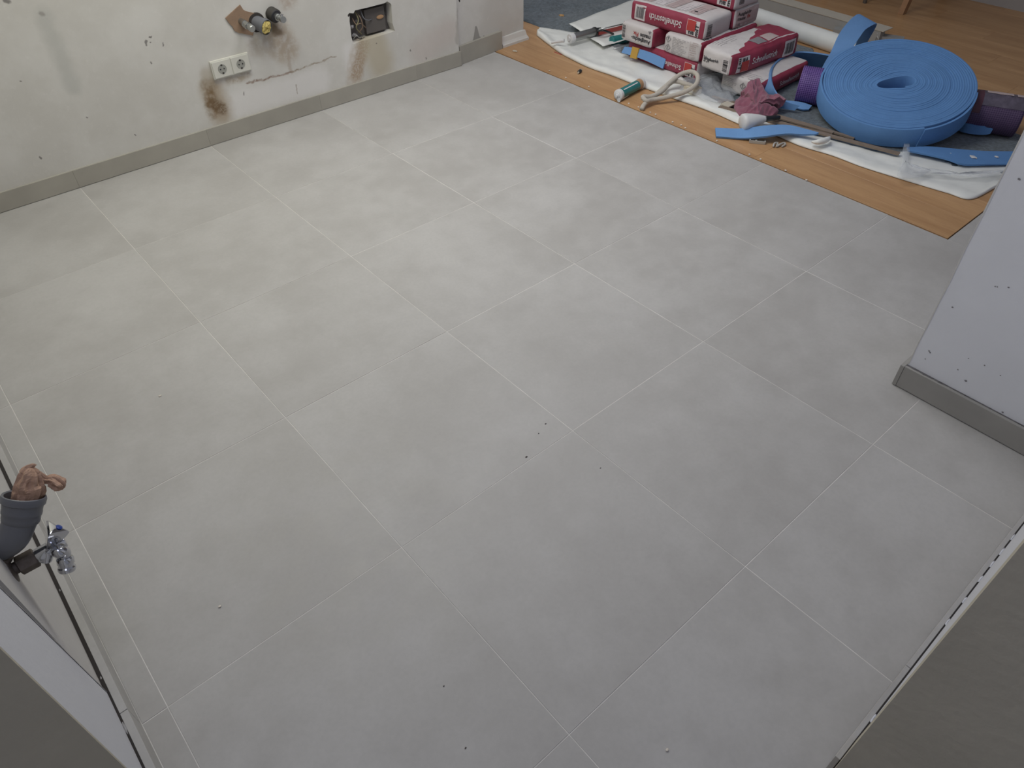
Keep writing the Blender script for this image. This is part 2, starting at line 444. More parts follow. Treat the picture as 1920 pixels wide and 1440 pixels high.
k.nt.links.new(k.math('ADD', mid, k.math('MULTIPLY', fine, 0.4)), bp.inputs['Height']); k.nt.links.new(bp.outputs[0], k.b.inputs['Normal'])

# ------------------------------------------------------------------ floor
# subfloor / grout bed, tiles and planks are its children
floor = box('floor', (-0.35, -2.4, -0.08), (2.992, 1.95, -0.0006), M_grout)
floor['kind'] = 'structure'
sub = box('subfloor', (2.95, -2.4, -0.08), (6.4, 5.0, -0.012), M_dark, floor)
xe = [-0.055, 0.0, 0.6, 1.2, 1.8, 2.4, 2.995]
ye = [-2.2, -1.8, -1.2, -0.6, 0.0, 0.6, 1.2, 1.86]
dj = {}
random.seed(4)
def jit(i, j):
    if (i, j) not in dj: dj[(i, j)] = (random.uniform(-1, 1) * 0.0008, random.uniform(-1, 1) * 0.0008)
    return dj[(i, j)]
def tile_piece(x0, x1, y0, y1, name='tile', g=0.0010, top=0.0):
    lo = (x0 + g, y0 + g, -0.009); hi = (x1 - g, y1 - g, top)
    return box(name, lo, hi, M_tile, floor, bev=0.0004, segs=1)
for i in range(len(xe) - 1):
    for j in range(len(ye) - 1):
        a, b = jit(i, j)
        tile_piece(xe[i], xe[i + 1], ye[j] , ye[j + 1], top=0.0 + a * 0.5)
tile_piece(2.71, 2.991, 1.86, 1.95)
for (y0, y1) in ((-1.2, -0.8435), (-1.8, -1.2)):
    tile_piece(2.991, 3.6, y0, y1)
    tile_piece(3.6, 4.2, y0, y1)
# tiles left of x=-0.055 in the niche
# wood planks (laminate), running along Y
pw = 0.193; x = 3.001; r = 0; random.seed(9)
first = None
while x < 6.0:
    x1 = min(x + pw, 6.02)
    y = -0.84; seg = [0.9, 1.29, 0.45, 1.05, 0.7, 1.2][r % 6]
    while y < 4.6:
        y1 = min(y + seg, 4.6)
        box('wood_plank', (x + 0.00015, y + 0.00015, -0.010), (x1 - 0.00015, y1 - 0.00015, 0.001), M_wood, floor, bev=0.0005, segs=1)
        y = y1; seg = 1.29
    x = x1; r += 1

# ------------------------------------------------------------------ walls
def wall_box(name, lo, hi, m):
    o = box(name, lo, hi, m); o['kind'] = 'structure'; return o
# back wall with the junction-box opening cut out of it
YW = 1.85
def w2(u, v): p = aty(u, v, YW); return Vector((p.x, p.z))
hole_px = [(655.5, 30), (652.5, 27), (655, 24.5), (663, 25), (665.5, 19.5), (690, 14), (715, 7.5), (721, 6), (726, 2.5), (731, 5.5), (734, 9), (734.5, 22), (736, 44), (740.5, 58), (733, 61), (700, 71), (676, 78), (662.5, 82.5), (659, 70), (657.5, 54), (655.5, 40)]
hole = [w2(*p) for p in hole_px]
outer = [Vector((-0.35, -0.02)), Vector((2.705, -0.02)), Vector((2.705, 2.6)), Vector((-0.35, 2.6))]
def face_with_hole(outer, hole, y, depth, thick):
    polys = [[Vector((p.x, p.y, 0)) for p in outer], [Vector((p.x, p.y, 0)) for p in hole]]
    tri = tessellate_polygon(polys)
    allp = outer + hole; n0 = len(outer); nh = len(hole)
    vs = [(p.x, y, p.y) for p in allp]
    fs = [tuple(t) for t in tri]
    b = len(vs)
    rnd = random.Random(3)
    vs += [(p.x + rnd.uniform(-.002, .002), y + depth, p.y + rnd.uniform(-.002, .002)) for p in hole]
    for i in range(nh):
        fs.append((n0 + i, n0 + (i + 1) % nh, b + (i + 1) % nh, b + i))
    b2 = len(vs)
    vs += [(p.x, y + thick, p.y) for p in outer]
    for i in range(n0): fs.append((i, (i + 1) % n0, b2 + (i + 1) % n0, b2 + i))
    fs.append(tuple(b2 + i for i in range(n0)))
    return vs, fs
vs, fs = face_with_hole(outer, hole, YW, 0.055, 0.20)
wb = fixn(mesh('wall_back', vs, fs, M_wallback, smooth=False)); wb['kind'] = 'structure'
# recessed right end of the back wall (a few cm deeper), ends at the passage to the next room
p1 = at(866, 118); p2 = at(943, 90.5)
vs = []; z1 = 2.6
A = Vector((2.705, 1.868)); B = Vector((3.268, 1.936))
for z in (-0.02, z1):
    vs += [(A.x, A.y, z), (B.x, B.y, z), (B.x, B.y + 0.25, z), (A.x, A.y + 0.25, z)]
fs = [(0, 1, 5, 4), (1, 2, 6, 5), (2, 3, 7, 6), (3, 0, 4, 7), (4, 5, 6, 7), (3, 2, 1, 0)]
o = fixn(mesh('wall_back_end', vs, fs, M_wallback, smooth=False)); o['kind'] = 'structure'
# bare filler patch above the recessed baseboard
def yend(x): return A.y + (B.y - A.y) * (x - A.x) / (B.x - A.x)
def on_end(u, v, off=0.001):
    # intersect the ray with the tilted end wall plane
    n = Vector(((B.y - A.y), -(B.x - A.x), 0)).normalized()
    d = ray(u, v); p0 = Vector((A.x, A.y, 0)) + n * off
    t = (p0 - CAM).dot(n) / d.dot(n); return CAM + d * t
pts = [(886, 79), (889, 66), (891, 50), (892.5, 48), (895, 52), (899, 68), (904, 71), (907, 66), (910, 70), (915, 69), (938, 60.5), (938, 66), (862, 90)]
f0 = [on_end(u, v, 0.0015) for u, v in pts]; f1 = [on_end(u, v, -0.001) for u, v in pts]
n = len(pts)
o = fixn(mesh('filler_patch', f0 + f1, [tuple(range(n))] + [tuple(range(2 * n - 1, n - 1, -1))] + [(i, (i + 1) % n, n + (i + 1) % n, n + i) for i in range(n)], M_baseedge, smooth=False))
o.parent = bpy.data.objects['wall_back_end']; o.location = o.location - bpy.data.objects['wall_back_end'].location

# left wall: older paint near the pipes, then a fresh-painted section with a ragged filled joint
XL = -0.0785
wl = wall_box('wall_left', (-0.30, -0.54, -0.02), (XL, 1.9, 2.6), M_oldpaint)
sy0, sy1 = -0.530, -0.60
vs = [(XL - 0.002, sy0, 0.0), (XL - 0.002, sy1, 0.62), (XL - 0.002, sy1 - .18, 2.6), (XL - 0.002, -0.79, 2.6), (XL - 0.002, -0.79, -0.02), (XL - 0.002, sy0, -0.02)]
vs = [(v[0] + 0.0055, v[1], v[2]) for v in vs]; n = len(vs)
vs += [(-0.30, v[1], v[2]) for v in vs]
o = fixn(mesh('wall_left_front', vs, [tuple(range(n)), tuple(range(2 * n - 1, n - 1, -1))] + [(i, (i + 1) % n, n + (i + 1) % n, n + i) for i in range(n)], [M_panel], smooth=False))
o['kind'] = 'structure'
# the end face of that wall, in shade, facing the doorway
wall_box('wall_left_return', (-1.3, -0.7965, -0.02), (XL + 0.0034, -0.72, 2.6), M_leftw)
# ragged filler along the joint
random.seed(21)
vs = []; fs = []
def jl(t):  # point on joint line
    if t < 0.62: y = sy0 + (sy1 - sy0) * t / 0.62
    else: y = sy1 - (t - 0.62) * 0.09
    return y
for i in range(46):
    t = 0.08 + 0.95 * i / 45; y = jl(t)
    w = 0.0012 + 0.0045 * max(0, noise.noise(Vector((i * 0.45, 3, 1)))) * 2
    vs += [(XL + 0.0045, y + w, t), (XL + 0.0045, y - 0.001, t), (XL - 0.001, y + w, t), (XL - .001, y - .001, t)]
    if i:
        a = 4 * (i - 1); fs += [(a, a + 1, a + 5, a + 4), (a, a + 4, a + 6, a + 2)]
fj = fixn(mesh('filler_joint', vs, fs, M_caulk, wl, smooth=False))
# near wall (camera stands in its doorway) and its jamb face
near = wall_box('wall_near', (0.90, -1.80, -0.02), (2.40, -1.5935, 2.6), M_panel)
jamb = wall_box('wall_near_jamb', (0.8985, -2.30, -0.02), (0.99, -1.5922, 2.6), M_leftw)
# right wall stub, its end towards the next room
wall_box('wall_right', (2.086, -1.80, -0.02), (2.36, -1.1225, 2.6), M_paint2)
# corner bead, white and flaky
vs = []; fs = []
random.seed(5)
for i in range(60):
    z = 0.085 + 2.0 * i / 59
    w = 0.0022 + 0.0022 * noise.noise(Vector((z * 9, 0, 0)))
    x, y = 2.0865, -1.1235
    vs += [(x - 0.0012, y - w, z), (x - 0.0015, y + 0.0012, z), (x + w, y + 0.0012, z)]
    if i:
        a = 3 * (i - 1); fs += [(a, a + 1, a + 4, a + 3), (a + 1, a + 2, a + 5, a + 4)]
fixn(mesh('corner_bead', vs, fs, M_whitetrim, bpy.data.objects['wall_right'], smooth=False))
# scuffs on the right wall
random.seed(8)
for (u, v, s) in ((1742, 658, .003), (1744, 661, .003), (1811, 714, .004), (1796, 693, .0025), (1846, 685, .0025), (1735, 673, .002), (1816, 672, .002), (1876, 704, .002), (1911, 336, .004), (1786, 576, .003), (1870, 538, .002), (1891, 539, .0025), (1866, 537, .002), (1880, 773, .003)):
    p = atx(u, v, 2.0855)
    vs = [(2.0852, p.y + s * math.cos(a) * random.uniform(.7, 1.2), p.z + s * math.sin(a) * random.uniform(.6, 1)) for a in [i * math.pi / 4 for i in range(8)]]
    mesh('paint_chip', vs, [tuple(range(8))], M_greyprint, bpy.data.objects['wall_right'], smooth=False)
# far end of the next room: low pale furniture plinth/wall
o = wall_box('wall_far', (6.02, -2.4, -0.02), (6.3, 5.0, 2.6), M_farwall)

# ------------------------------------------------------------------ baseboards (strips cut from the floor tile)
def base_run(name, pieces, parent_label=None):
    root = bpy.data.objects.new(name, None); COL.objects.link(root); root['kind'] = 'structure'
    bpy.context.view_layer.update()
    for lo, hi, m in pieces: box('baseboard_tile', lo, hi, m, root, bev=0.0006, segs=1)
    return root
H = 0.0805
pc = []
xs = [-0.06, 0.0, 0.6, 1.2, 1.8, 2.4, 2.711]
for i in range(len(xs) - 1):
    pc.append(((xs[i] + 0.0001, 1.8385, 0.002), (xs[i + 1] - 0.0001, 1.8485, H), M_basetile))
bbk = base_run('baseboard_back', pc)
# tilted piece on the recessed end
def slab2(name, P, Q, th, z0, z1, m, parent):
    P = Vector(P); Q = Vector(Q); d = (Q - P).normalized(); nrm = Vector((-d.y, d.x)) * th
    c4 = [P, Q, Q + nrm, P + nrm]
    vs = [(c.x, c.y, z0) for c in c4] + [(c.x, c.y, z1) for c in c4]
    return fixn(mesh(name, vs, [(0, 1, 5, 4), (1, 2, 6, 5), (2, 3, 7, 6), (3, 0, 4, 7), (4, 5, 6, 7), (3, 2, 1, 0)], m, parent, smooth=False))
slab2('baseboard_tile', (2.712, 1.8525), (3.058, 1.8885), 0.022, 0.001, 0.101, M_basetile, bbk)
# white profiled baseboard next to the passage
root = bpy.data.objects.new('baseboard_back_white', None); COL.objects.link(root); root['kind'] = 'structure'
P1 = Vector((3.068, 1.893)); P2 = Vector((3.283, 1.9015)); 
prof = [(0.0, 0.0), (0.0, 0.014), (0.004, 0.019), (0.010, 0.030), (0.0145, 0.048), (0.0165, 0.056), (0.020, 0.058), (0.032, 0.058), (0.032, 0.0)]
d = (P2 - P1).normalized(); nr = Vector((-d.y, d.x)); vs = []
for (e, sgn) in ((P1, 0), (P2, -1)):
    for (o_, z) in prof:
        q = e + nr * o_ + d * (sgn * (o_ * 0.9)); vs.append((q.x, q.y, z))
n = len(prof); fs = [(i, (i + 1) % n, n + (i + 1) % n, n + i) for i in range(n)] + [tuple(range(n)), tuple(range(2 * n - 1, n - 1, -1))]
fixn(mesh('baseboard_strip', vs, fs, M_whitetrim, root, smooth=False))
# left, near and right runs
pc = []
ys = [-0.79, -0.6, 0.0, 0.6, 1.2, 1.838]
for i in range(len(ys) - 1):
    pc.append(((-0.0705, ys[i] + 0.0006, 0.002), (-0.0555, ys[i + 1] - 0.0006, H), M_tile))
base_run('baseboard_left', pc)
base_run('baseboard_near', [((0.93, -1.5905, 0.002), (1.1995, -1.581, H), M_tile), ((1.2005, -1.5905, 0.002), (1.7995, -1.581, H), M_tile), ((1.8005, -1.5905, 0.002), (2.07, -1.581, H), M_tile)])
brr = base_run('baseboard_right', [((2.0715, -1.5795, 0.003), (2.0820, -1.1218, H), M_baseedge), ((2.0705, -1.1212, 0.003), (2.40, -1.1095, H - 0.001), M_baseedge)])
# ragged dark mortar gap behind the baseboards
def gap(name, pts, wfun, mtl, parent, z=0.079):
    vs = []; fs = []
    for i, (p, nrm) in enumerate(pts):
        w = wfun(i); vs += [(p[0], p[1], z), (p[0] + nrm[0] * w, p[1] + nrm[1] * w, z), (p[0] + nrm[0] * w, p[1] + nrm[1] * w, z - 0.02), (p[0], p[1], z - 0.02)]
        if i:
            a = 4 * (i - 1); fs += [(a, a + 1, a + 5, a + 4), (a + 1, a + 2, a + 6, a + 5), (a + 3, a, a + 4, a + 7)]
    return fixn(mesh(name, vs, fs, mtl, parent, smooth=False))
gp = [((-0.0705, -0.78 + 1.6 * i / 80), (-1, 0)) for i in range(81)]
gap('gap_or_highlight', gp, lambda i: 0.0075, M_dark, bpy.data.objects['baseboard_left'], 0.0795)
gp = [((2.0865, -1.1225 - 0.455 * i / 60), (-1, 0)) for i in range(61)]
gap('gap_or_highlight', gp, lambda i: 0.0045 + 0.0035 * noise.noise(Vector((i * .5, 1, 1))) + (0.003 if i < 16 else 0), M_caulkd, brr, 0.0812)
random.seed(2)
# small mortar bridges across the dark joints
def blob(name, c, s, m, parent=None, seed=0, flat=1.0):
    bm = bmesh.new(); bmesh.ops.create_icosphere(bm, subdivisions=1, radius=1)
    rn = random.Random(seed)
    vs = [Vector(c) + Vector((v.co.x * s[0] * rn.uniform(.7, 1.2), v.co.y * s[1] * rn.uniform(.7, 1.2), v.co.z * s[2] * rn.uniform(.7, 1.2) * flat)) for v in bm.verts]
    bm.verts.index_update(); fs = [[v.index for v in f.verts] for f in bm.faces]; bm.free()
    return mesh(name, vs, fs, m, parent, smooth=False)
for i, y in enumerate((-0.50, -0.23, -0.11, 0.02, 0.14, -0.63)):
    blob('mortar_bridge', (-0.0735, y, 0.077), (0.006, 0.012 + 0.008 * (i % 3), 0.004), M_caulk, bpy.data.objects['baseboard_left'], i)
for i, x in enumerate((1.36, 1.44, 1.52, 1.58, 1.63, 1.69, 1.05, 1.78, 1.86)):
    blob('mortar_bridge', (x, -1.592, 0.079), (0.016, 0.003, 0.003), M_panel, bpy.data.objects['baseboard_near'], i + 20)
gp = [((0.93 + 1.1 * i / 80, -1.5905), (0, -1)) for i in range(81)]
gap('gap_or_highlight', gp, lambda i: 0.0035, M_dark, bpy.data.objects['baseboard_near'], 0.0795)
for i in range(9):
    blob('mortar_bridge', (2.0835, -1.17 - i * 0.045, 0.077), (0.003, 0.012, 0.003), M_caulk, brr, i + 50)
gp = [((-0.05 + 2.74 * i / 60, 1.8485), (0, 1)) for i in range(61)]
gap('gap_or_highlight', gp, lambda i: 0.0015, M_grout, bbk, 0.0798)  # pale strip: highlight on the baseboard's top edge, put in as colour

# ------------------------------------------------------------------ wall fittings
def wallpt(u, v, out=0.0): return aty(u, v, YW - out)
# double socket
sock = empty('wall_socket', wallpt(431, 122), 'double white wall socket with two round outlets, on the stained back wall', 'socket')
sx0, sx1 = wallpt(395, 133).x + .004, wallpt(466, 115).x
zc = 0.3205
box('socket_frame', (sx0 - .002, YW - 0.011, zc - 0.0405), (sx1 + 0.002, YW + 0.001, zc + 0.0405), M_socket, sock, bev=0.004)
half = (sx1 - sx0) / 2
M_socketin = mat('socket_well', (0.30, 0.30, 0.27), rough=0.4)
for q in range(2):
    cx = sx0 + half * (q + 0.5)
    cp = box('cover_plate', (cx - half / 2 + .003, YW - 0.0145, zc - 0.0355), (cx + half / 2 - .003, YW - 0.010, zc + 0.0355), M_socket, sock, bev=0.002)
    well = lathe('socket_well', (cx, YW - 0.0150, zc), (0, 1, 0), [(0, 0.0205), (-0.0006, 0.0195), (0.0002, 0.0185)], M_socketin, sock, 20)
    for dx in (-0.0085, 0.0085):
        lathe('contact_hole', (cx + dx, YW - 0.0158, zc), (0, 1, 0), [(0, 0.0032), (0.0008, 0.0032)], M_black, sock, 10)
    for dz in (-0.0175, 0.0175):
        box('earth_clip', (cx - 0.004, YW - 0.0162, zc + dz - 0.003), (cx + 0.004, YW - 0.0148, zc + dz + 0.003), M_dark, sock)

# brown card shield with steel pipe stub
pp = [(423, 34), (450.5, 9), (456, 18), (461, 21), (477.5, 25), (477, 54), (474, 67), (455, 63), (448, 62), (440, 58), (436, 50), (430, 44)]
n = len(pp)
sh = empty('cardboard_shield', wallpt(450, 38), 'jagged brown cardboard shield behind the left steel pipe stub on the back wall', 'shield')
f0 = [wallpt(u, v, 0.006) for u, v in pp]; f1 = [p + Vector((0, 0.005, 0)) for p in f0]
mesh('card', f0 + f1, [tuple(range(n)), tuple(range(2 * n - 1, n - 1, -1))] + [(i, (i + 1) % n, n + (i + 1) % n, n + i) for i in range(n)], M_brownboard, sh, smooth=False)
a = wallpt(450.5, 39); e = aty(474, 54.5, YW - 0.085)
st = empty('pipe_stub', a, 'short galvanised steel pipe stub poking through the cardboard shield', 'pipe')
dr = (e - a).normalized(); L = (e - a).length
lathe('pipe', a, dr, [(-0.004, 0.014), (0.018, 0.014), (0.02, 0.0155), (0.034, 0.0155), (0.036, 0.0125), (L - .02, 0.0125)], M_steel, st, 18)
lathe('hex_fitting', a + dr * 0.042, dr, [(0, 0.017), (0.016, 0.017)], M_steel, st, 6, smooth=False)
lathe('end_plug', a + dr * (L - 0.02), dr, [(0, 0.0145), (0.002, 0.0152), (0.018, 0.0152), (0.02, 0.0135)], M_steel, st, 18)
# grey drain outlet plugged with yellow foam
a = wallpt(481, 42); e = aty(500, 51.5, YW - 0.055)
do = empty('drain_outlet', a, 'grey plastic drain outlet plugged with crumbling yellow foam', 'drain')
dr = (e - a).normalized(); L = (e - a).length
lathe('pipe', a, dr, [(-0.005, 0.031), (L - .02, 0.031), (L - .018, 0.0345), (L, 0.0345), (L + .001, 0.032), (L - .006, 0.031)], M_greyp, do, 26)
lathe('collar', a, Vector((0, -1, 0)), [(0.0, 0.042), (0.008, 0.040), (0.010, 0.033)], M_dark, do, 20)
rn = random.Random(5); vs = []; fs = []
base = a + dr * (L - 0.006); upv = Vector((0, 0, 1)); upv = (upv - dr * upv.dot(dr)).normalized(); sd = dr.cross(upv)
for ri, (r_, h_) in enumerate(((0.031, 0), (0.029, 0.006), (0.02, 0.012), (0.01, 0.013), (0.0, 0.012))):
    for kk in range(14):
        aa = 2 * math.pi * kk / 14; r2 = r_ * rn.uniform(.85, 1.08)
        vs.append(base + dr * (h_ + rn.uniform(-.003, .004)) + upv * math.cos(aa) * r2 + sd * math.sin(aa) * r2)
for ri in range(4):
    for kk in range(14):
        fs.append((ri * 14 + kk, ri * 14 + (kk + 1) % 14, (ri + 1) * 14 + (kk + 1) % 14, (ri + 1) * 14 + kk))
mesh('foam_plug', vs, fs, M_yellow, do, smooth=False)
# corrugated sleeve with angle valve
a = wallpt(508.5, 25)
cs = empty('corrugated_sleeve', a, 'short black corrugated pipe sleeve sticking out of the back wall right of the drain', 'pipe sleeve')
prof = []
for i in range(13): prof.append((0.002 + i * 0.0035, 0.030 if i % 2 else 0.026))
lathe('sleeve', a + Vector((0, 0.006, 0)), (0.10, -1, -0.12), prof, M_corr, cs, 24)
lathe('sleeve_inside', a + Vector((0.003, -0.04, -0.004)), (0.10, -1, -0.12), [(0, 0.026), (0.0035, 0.0245), (0.003, 0.018)], M_black, cs, 24)
a2 = a + Vector((0.004, -0.035, -0.006)); e = aty(531.5, 37, YW - 0.115)
dr = (e - a2).normalized(); L = (e - a2).length
vv = empty('angle_valve', a2, 'steel water valve with small chrome lever inside the black corrugated sleeve', 'valve')
lathe('body', a2, dr, [(0, 0.016), (L * .35, 0.016), (L * .36, 0.0135), (L * .6, 0.0135), (L * .61, 0.0115), (L * .86, 0.0115), (L * .87, 0.014), (L, 0.014)], M_steel, vv, 18)
upv = Vector((0.35, -0.2, 1)); upv = (upv - dr * upv.dot(dr)).normalized()
box_c = a2 + dr * L * .72
lathe('lever', box_c, upv, [(0, 0.006), (0.014, 0.006), (0.015, 0.0075), (0.020, 0.0075)], M_chrome, vv, 12)
# opened junction box in the wall
jb = empty('junction_box', wallpt(697, 40), 'open junction box recessed in the back wall with loose wires and dark plaster', 'junction box')
M_jb = mat('box_inside', (0.105, 0.095, 0.09), rough=0.8, var=0.3, vs=25, bump=0.6, bs=50)
M_jb2 = mat('box_backplate', (0.105, 0.095, 0.088), rough=0.5)
hx = [p.x for p in hole]; hz = [p.y for p in hole]
box('back_plate', (min(hx) - .005, YW + 0.050, min(hz) - .005), (max(hx) + .005, YW + 0.054, max(hz) + .005), M_jb, jb)
q0 = wallpt(688, 20); q1 = wallpt(733, 55)
box('dark_cover', (q0.x, YW + 0.030, q1.z - .005), (q1.x - .008, YW + 0.049, q0.z - 0.005), M_jb2, jb, bev=0.003)
c0 = aty(712.5, 31.5, YW + 0.028)
lathe('orange_plug', c0, (0, -1, 0), [(-0.003, 0.009), (0.003, 0.009), (0.004, 0.007)], M_tan, jb, 16, flat=2.3)
M_wireg = mat('dusty_wire', (0.22, 0.20, 0.11), rough=0.8); M_wireb = mat('dusty_brown_wire', (0.20, 0.14, 0.10), rough=0.8)
wires = [((666, 22), (672, 38), (668, 52), (678, 64), M_wireg), ((676, 20), (682, 34), (690, 38), (697, 36), M_greyp), ((660, 34), (668, 46), (676, 44), (686, 52), M_wireb),
         ((672, 62), (680, 50), (676, 34), (670, 26), M_wireb), ((662, 74), (668, 66), (674, 70), (684, 66), M_steel)]
for i, wv in enumerate(wires):
    pts = [aty(u, v, YW + 0.030 - 0.022 * math.sin(math.pi * j / 3)) for j, (u, v) in enumerate(wv[:4])]
    tube('wire', spline(pts, 6), 0.0028, wv[4], jb, seg=8)
for i, (u, v) in enumerate(((664, 66), (668, 40), (660, 50), (675, 72))):
    blob('plaster_lump', aty(u, v, YW + 0.035), (0.013, 0.012, 0.011), M_jb if i % 2 else M_caulk, jb, i + 5)
blob('rim_lump', wallpt(653.5, 29), (0.006, 0.003, 0.006), M_dark, jb, 44)
# metal hook high on the crease
blob('nail_head', wallpt(861.5, 1), (0.006, 0.004, 0.008), M_dark, wb, 61)

# ------------------------------------------------------------------ left foreground plumbing
M0 = Vector((0.002, -0.392, 0.523)); ax = Vector((0.55, 0.33, 0.77)).normalized()
dp = empty('drain_pipe', (XL, -0.41, 0.43), 'grey plastic drain elbow rising from the left wall, stuffed with brown paper', 'drain pipe')
path = spline([(XL - 0.05, -0.412, 0.435), (XL - 0.012, -0.408, 0.455), tuple(M0 - ax * 0.075 + Vector((-.013, 0, 0))), tuple(M0 - ax * 0.045)], 8)
tube('elbow', path, 0.0270, M_greyp, dp, seg=28, cap=False)
pr = [(-0.060, 0.0345), (-0.056, 0.037), (-0.050, 0.0378), (-0.042, 0.0378), (-0.040, 0.0392), (-0.034, 0.0398), (-0.030, 0.0392), (-0.026, 0.0395), (-0.018, 0.0402), (-0.016, 0.0435), (-0.006, 0.0445), (-0.001, 0.043), (0.0, 0.041), (-0.002, 0.038), (-0.012, 0.0365), (-0.045, 0.0345)]
pr = [(a_ * .85, r_ * .8) for a_, r_ in pr]
lathe('socket_collar', M0, ax, pr, M_greyp, dp, 36, capends=False)
lathe('escutcheon_gap', (XL - 0.006, -0.408, 0.444), (1, 0.1, 0.8), [(-0.02, 0.0295), (0.0, 0.029), (0.004, 0.0285)], M_dirtnut, dp, 20)
# crumpled kraft paper
rn = random.Random(12)
def crumple(name, spine, radii, parent, m, seg=34, seed=0, fold=0.3):
    sp = spline(spine, 5); n = len(sp)
    rr = spline([(r, 0, 0) for r in radii], 5)
    T, N = frames(sp); vs = []; fs = []
    rn = random.Random(seed)
    for i, p in enumerate(sp):
        b = T[i].cross(N[i])
        for kk in range(seg):
            a = 2 * math.pi * kk / seg
            f = 0.92 + fold * (abs(math.sin(3.0 * a + 0.9 * i / n + seed)) - 0.6) + fold * 0.5 * (abs(math.sin(6.5 * a - 1.3 * i / n)) - .6) * min(1, i / n * 2) + fold * noise.noise(Vector((math.cos(a) * 1.7, math.sin(a) * 1.7, i * 0.22 + seed))) * 0.9 + rn.uniform(-.015, .015)
            r = max(rr[i].x, 0.0005) * max(f, 0.25)
            vs.append(p + N[i] * math.cos(a) * r + b * math.sin(a) * r + T[i] * rn.uniform(-.001, .001))
    for i in range(n - 1):
        for kk in range(seg):
            a = i * seg + kk; c = i * seg + (kk + 1) % seg
            fs.append((a, c, c + seg)); fs.append((a, c + seg, a + seg))
    fs.append(tuple(range(seg - 1, -1, -1))); fs.append(tuple((n - 1) * seg + kk for kk in range(seg)))
    return mesh(name, vs, fs, m, parent, smooth=False)
kp = empty('kraft_paper_wad', M0, 'crumpled brown paper wad stuffed in the mouth of the grey pipe', 'paper')
D = (M0 - CAM).length
crumple('paper_body', [tuple(M0 - ax * 0.03), atd(54, 926, D), atd(53, 908, D - .005), atd(57, 890, D - .01), atd(58, 878, D - .01)], [0.022, 0.0235, 0.023, 0.017, 0.007], kp, M_kraft, seed=3, fold=0.34)
crumple('paper_corner', [atd(58, 894, D), atd(72, 896, D), atd(86, 900, D), atd(94, 900, D), atd(105, 905, D), atd(114, 911, D), atd(120, 915, D)], [0.018, 0.013, 0.0075, 0.010, 0.013, 0.012, 0.003], kp, M_kraft, seed=8, fold=0.34)
crumple('paper_tip', [atd(44, 889, D - .01), atd(52, 879, D - .01), atd(62, 873, D - .01), atd(68, 872, D - .01)], [0.008, 0.007, 0.004, 0.001], kp, M_kraft, seed=14, fold=0.3, seg=12)

# chrome hose tap
ty, tz = -0.43, 0.41
tp = empty('hose_tap', (XL, ty, tz), 'chrome angle tap with triangular handle and blue dot on the left wall', 'tap')
lathe('wall_flange', (XL - 0.003, ty, tz), (1, 0, 0), [(0, 0.026), (0.004, 0.025), (0.007, 0.013)], M_dirtnut, tp, 20)
lathe('thread', (XL, ty, tz), (1, 0, 0), [(0, 0.0115), (0.03, 0.0115)], M_dirtnut, tp, 18)
lathe('hex_nut', (XL + 0.010, ty, tz), (1, 0, 0.0), [(0, 0.0155), (0.002, 0.0185), (0.030, 0.0185), (0.032, 0.0155)], M_dirtnut, tp, 6, smooth=False, rz=0.3)
lathe('body', (XL + 0.041, ty, tz), (1, 0, 0.02), [(0, 0.0135), (0.004, 0.0145), (0.018, 0.0145), (0.030, 0.0155), (0.046, 0.014), (0.052, 0.010)], M_chrome, tp, 22)
# handle: a triangular block widening to a three-cornered face
hb = Vector((XL + 0.056, ty - 0.004, tz - 0.004))
HN = Vector((0.707, 0.0, 0.707)); PC = hb + HN * 0.060
def onh(u, v):
    d = ray(u, v); return CAM + d * ((PC - CAM).dot(HN) / d.dot(HN))
tri = [onh(86.5, 972), onh(134, 995.5), onh(90, 1005)]
cc = (tri[0] + tri[1] + tri[2]) / 3
vs = []; rings = []
hd = (cc - hb).normalized()
def trisect(c, pts, rnd=0.24):
    out = []
    for i in range(3):
        a, b, c2 = pts[i - 1], pts[i], pts[(i + 1) % 3]
        for t in (0.22, 0.1, 0.03): out.append(b + (a - b) * t + (c2 - b) * 0.015)
        for t in (0.03, 0.1, 0.22): out.append(b + (c2 - b) * t + (a - b) * 0.015)
    return out
small = [hb + (p - cc) * 0.42 for p in tri]
seq = [(0.0, 0.0), (0.35, 0.15), (0.6, 0.55), (0.82, 0.93), (0.95, 1.0)]
N0 = 18; fs = []
for (t, s) in seq:
    pts = [small[i] + (tri[i] - small[i]) * (t) for i in range(3)]
    mid = (pts[0] + pts[1] + pts[2]) / 3
    pts = [mid + (p - mid) * (0.75 + 0.25 * s) for p in pts]
    vs += trisect(mid, pts)
for i in range(len(seq) - 1):
    for kk in range(N0): fs.append((i * N0 + kk, i * N0 + (kk + 1) % N0, (i + 1) * N0 + (kk + 1) % N0, (i + 1) * N0 + kk))
top0 = (len(seq) - 1) * N0
# domed top
vs += [cc + (v - cc) * 0.8 + hd * 0.003 for v in vs[top0:top0 + N0]]
vs.append(cc + hd * 0.0045)
for kk in range(N0):
    fs.append((top0 + kk, top0 + (kk + 1) % N0, top0 + N0 + (kk + 1) % N0, top0 + N0 + kk))
    fs.append((top0 + N0 + kk, top0 + N0 + (kk + 1) % N0, top0 + 2 * N0))
fs.append(tuple(range(N0 - 1, -1, -1)))
autos(fixn(mesh('handle', vs, fs, M_chrome, tp, smooth=True)), 28)
nh = (tri[1] - tri[0]).cross(tri[2] - tri[0]).normalized()
if nh.dot(CAM - cc) < 0: nh = -nh
lathe('blue_dot', onh(109, 991) + nh * 0.0030, nh, [(0, 0.006), (0.0012, 0.0058), (0.0016, 0.005)], M_blue, tp, 16)
# spindle under the handle
lathe('spindle', hb - hd * 0.01, hd, [(0, 0.0125), (0.016, 0.0115), (0.022, 0.010)], M_chrome, tp, 20)
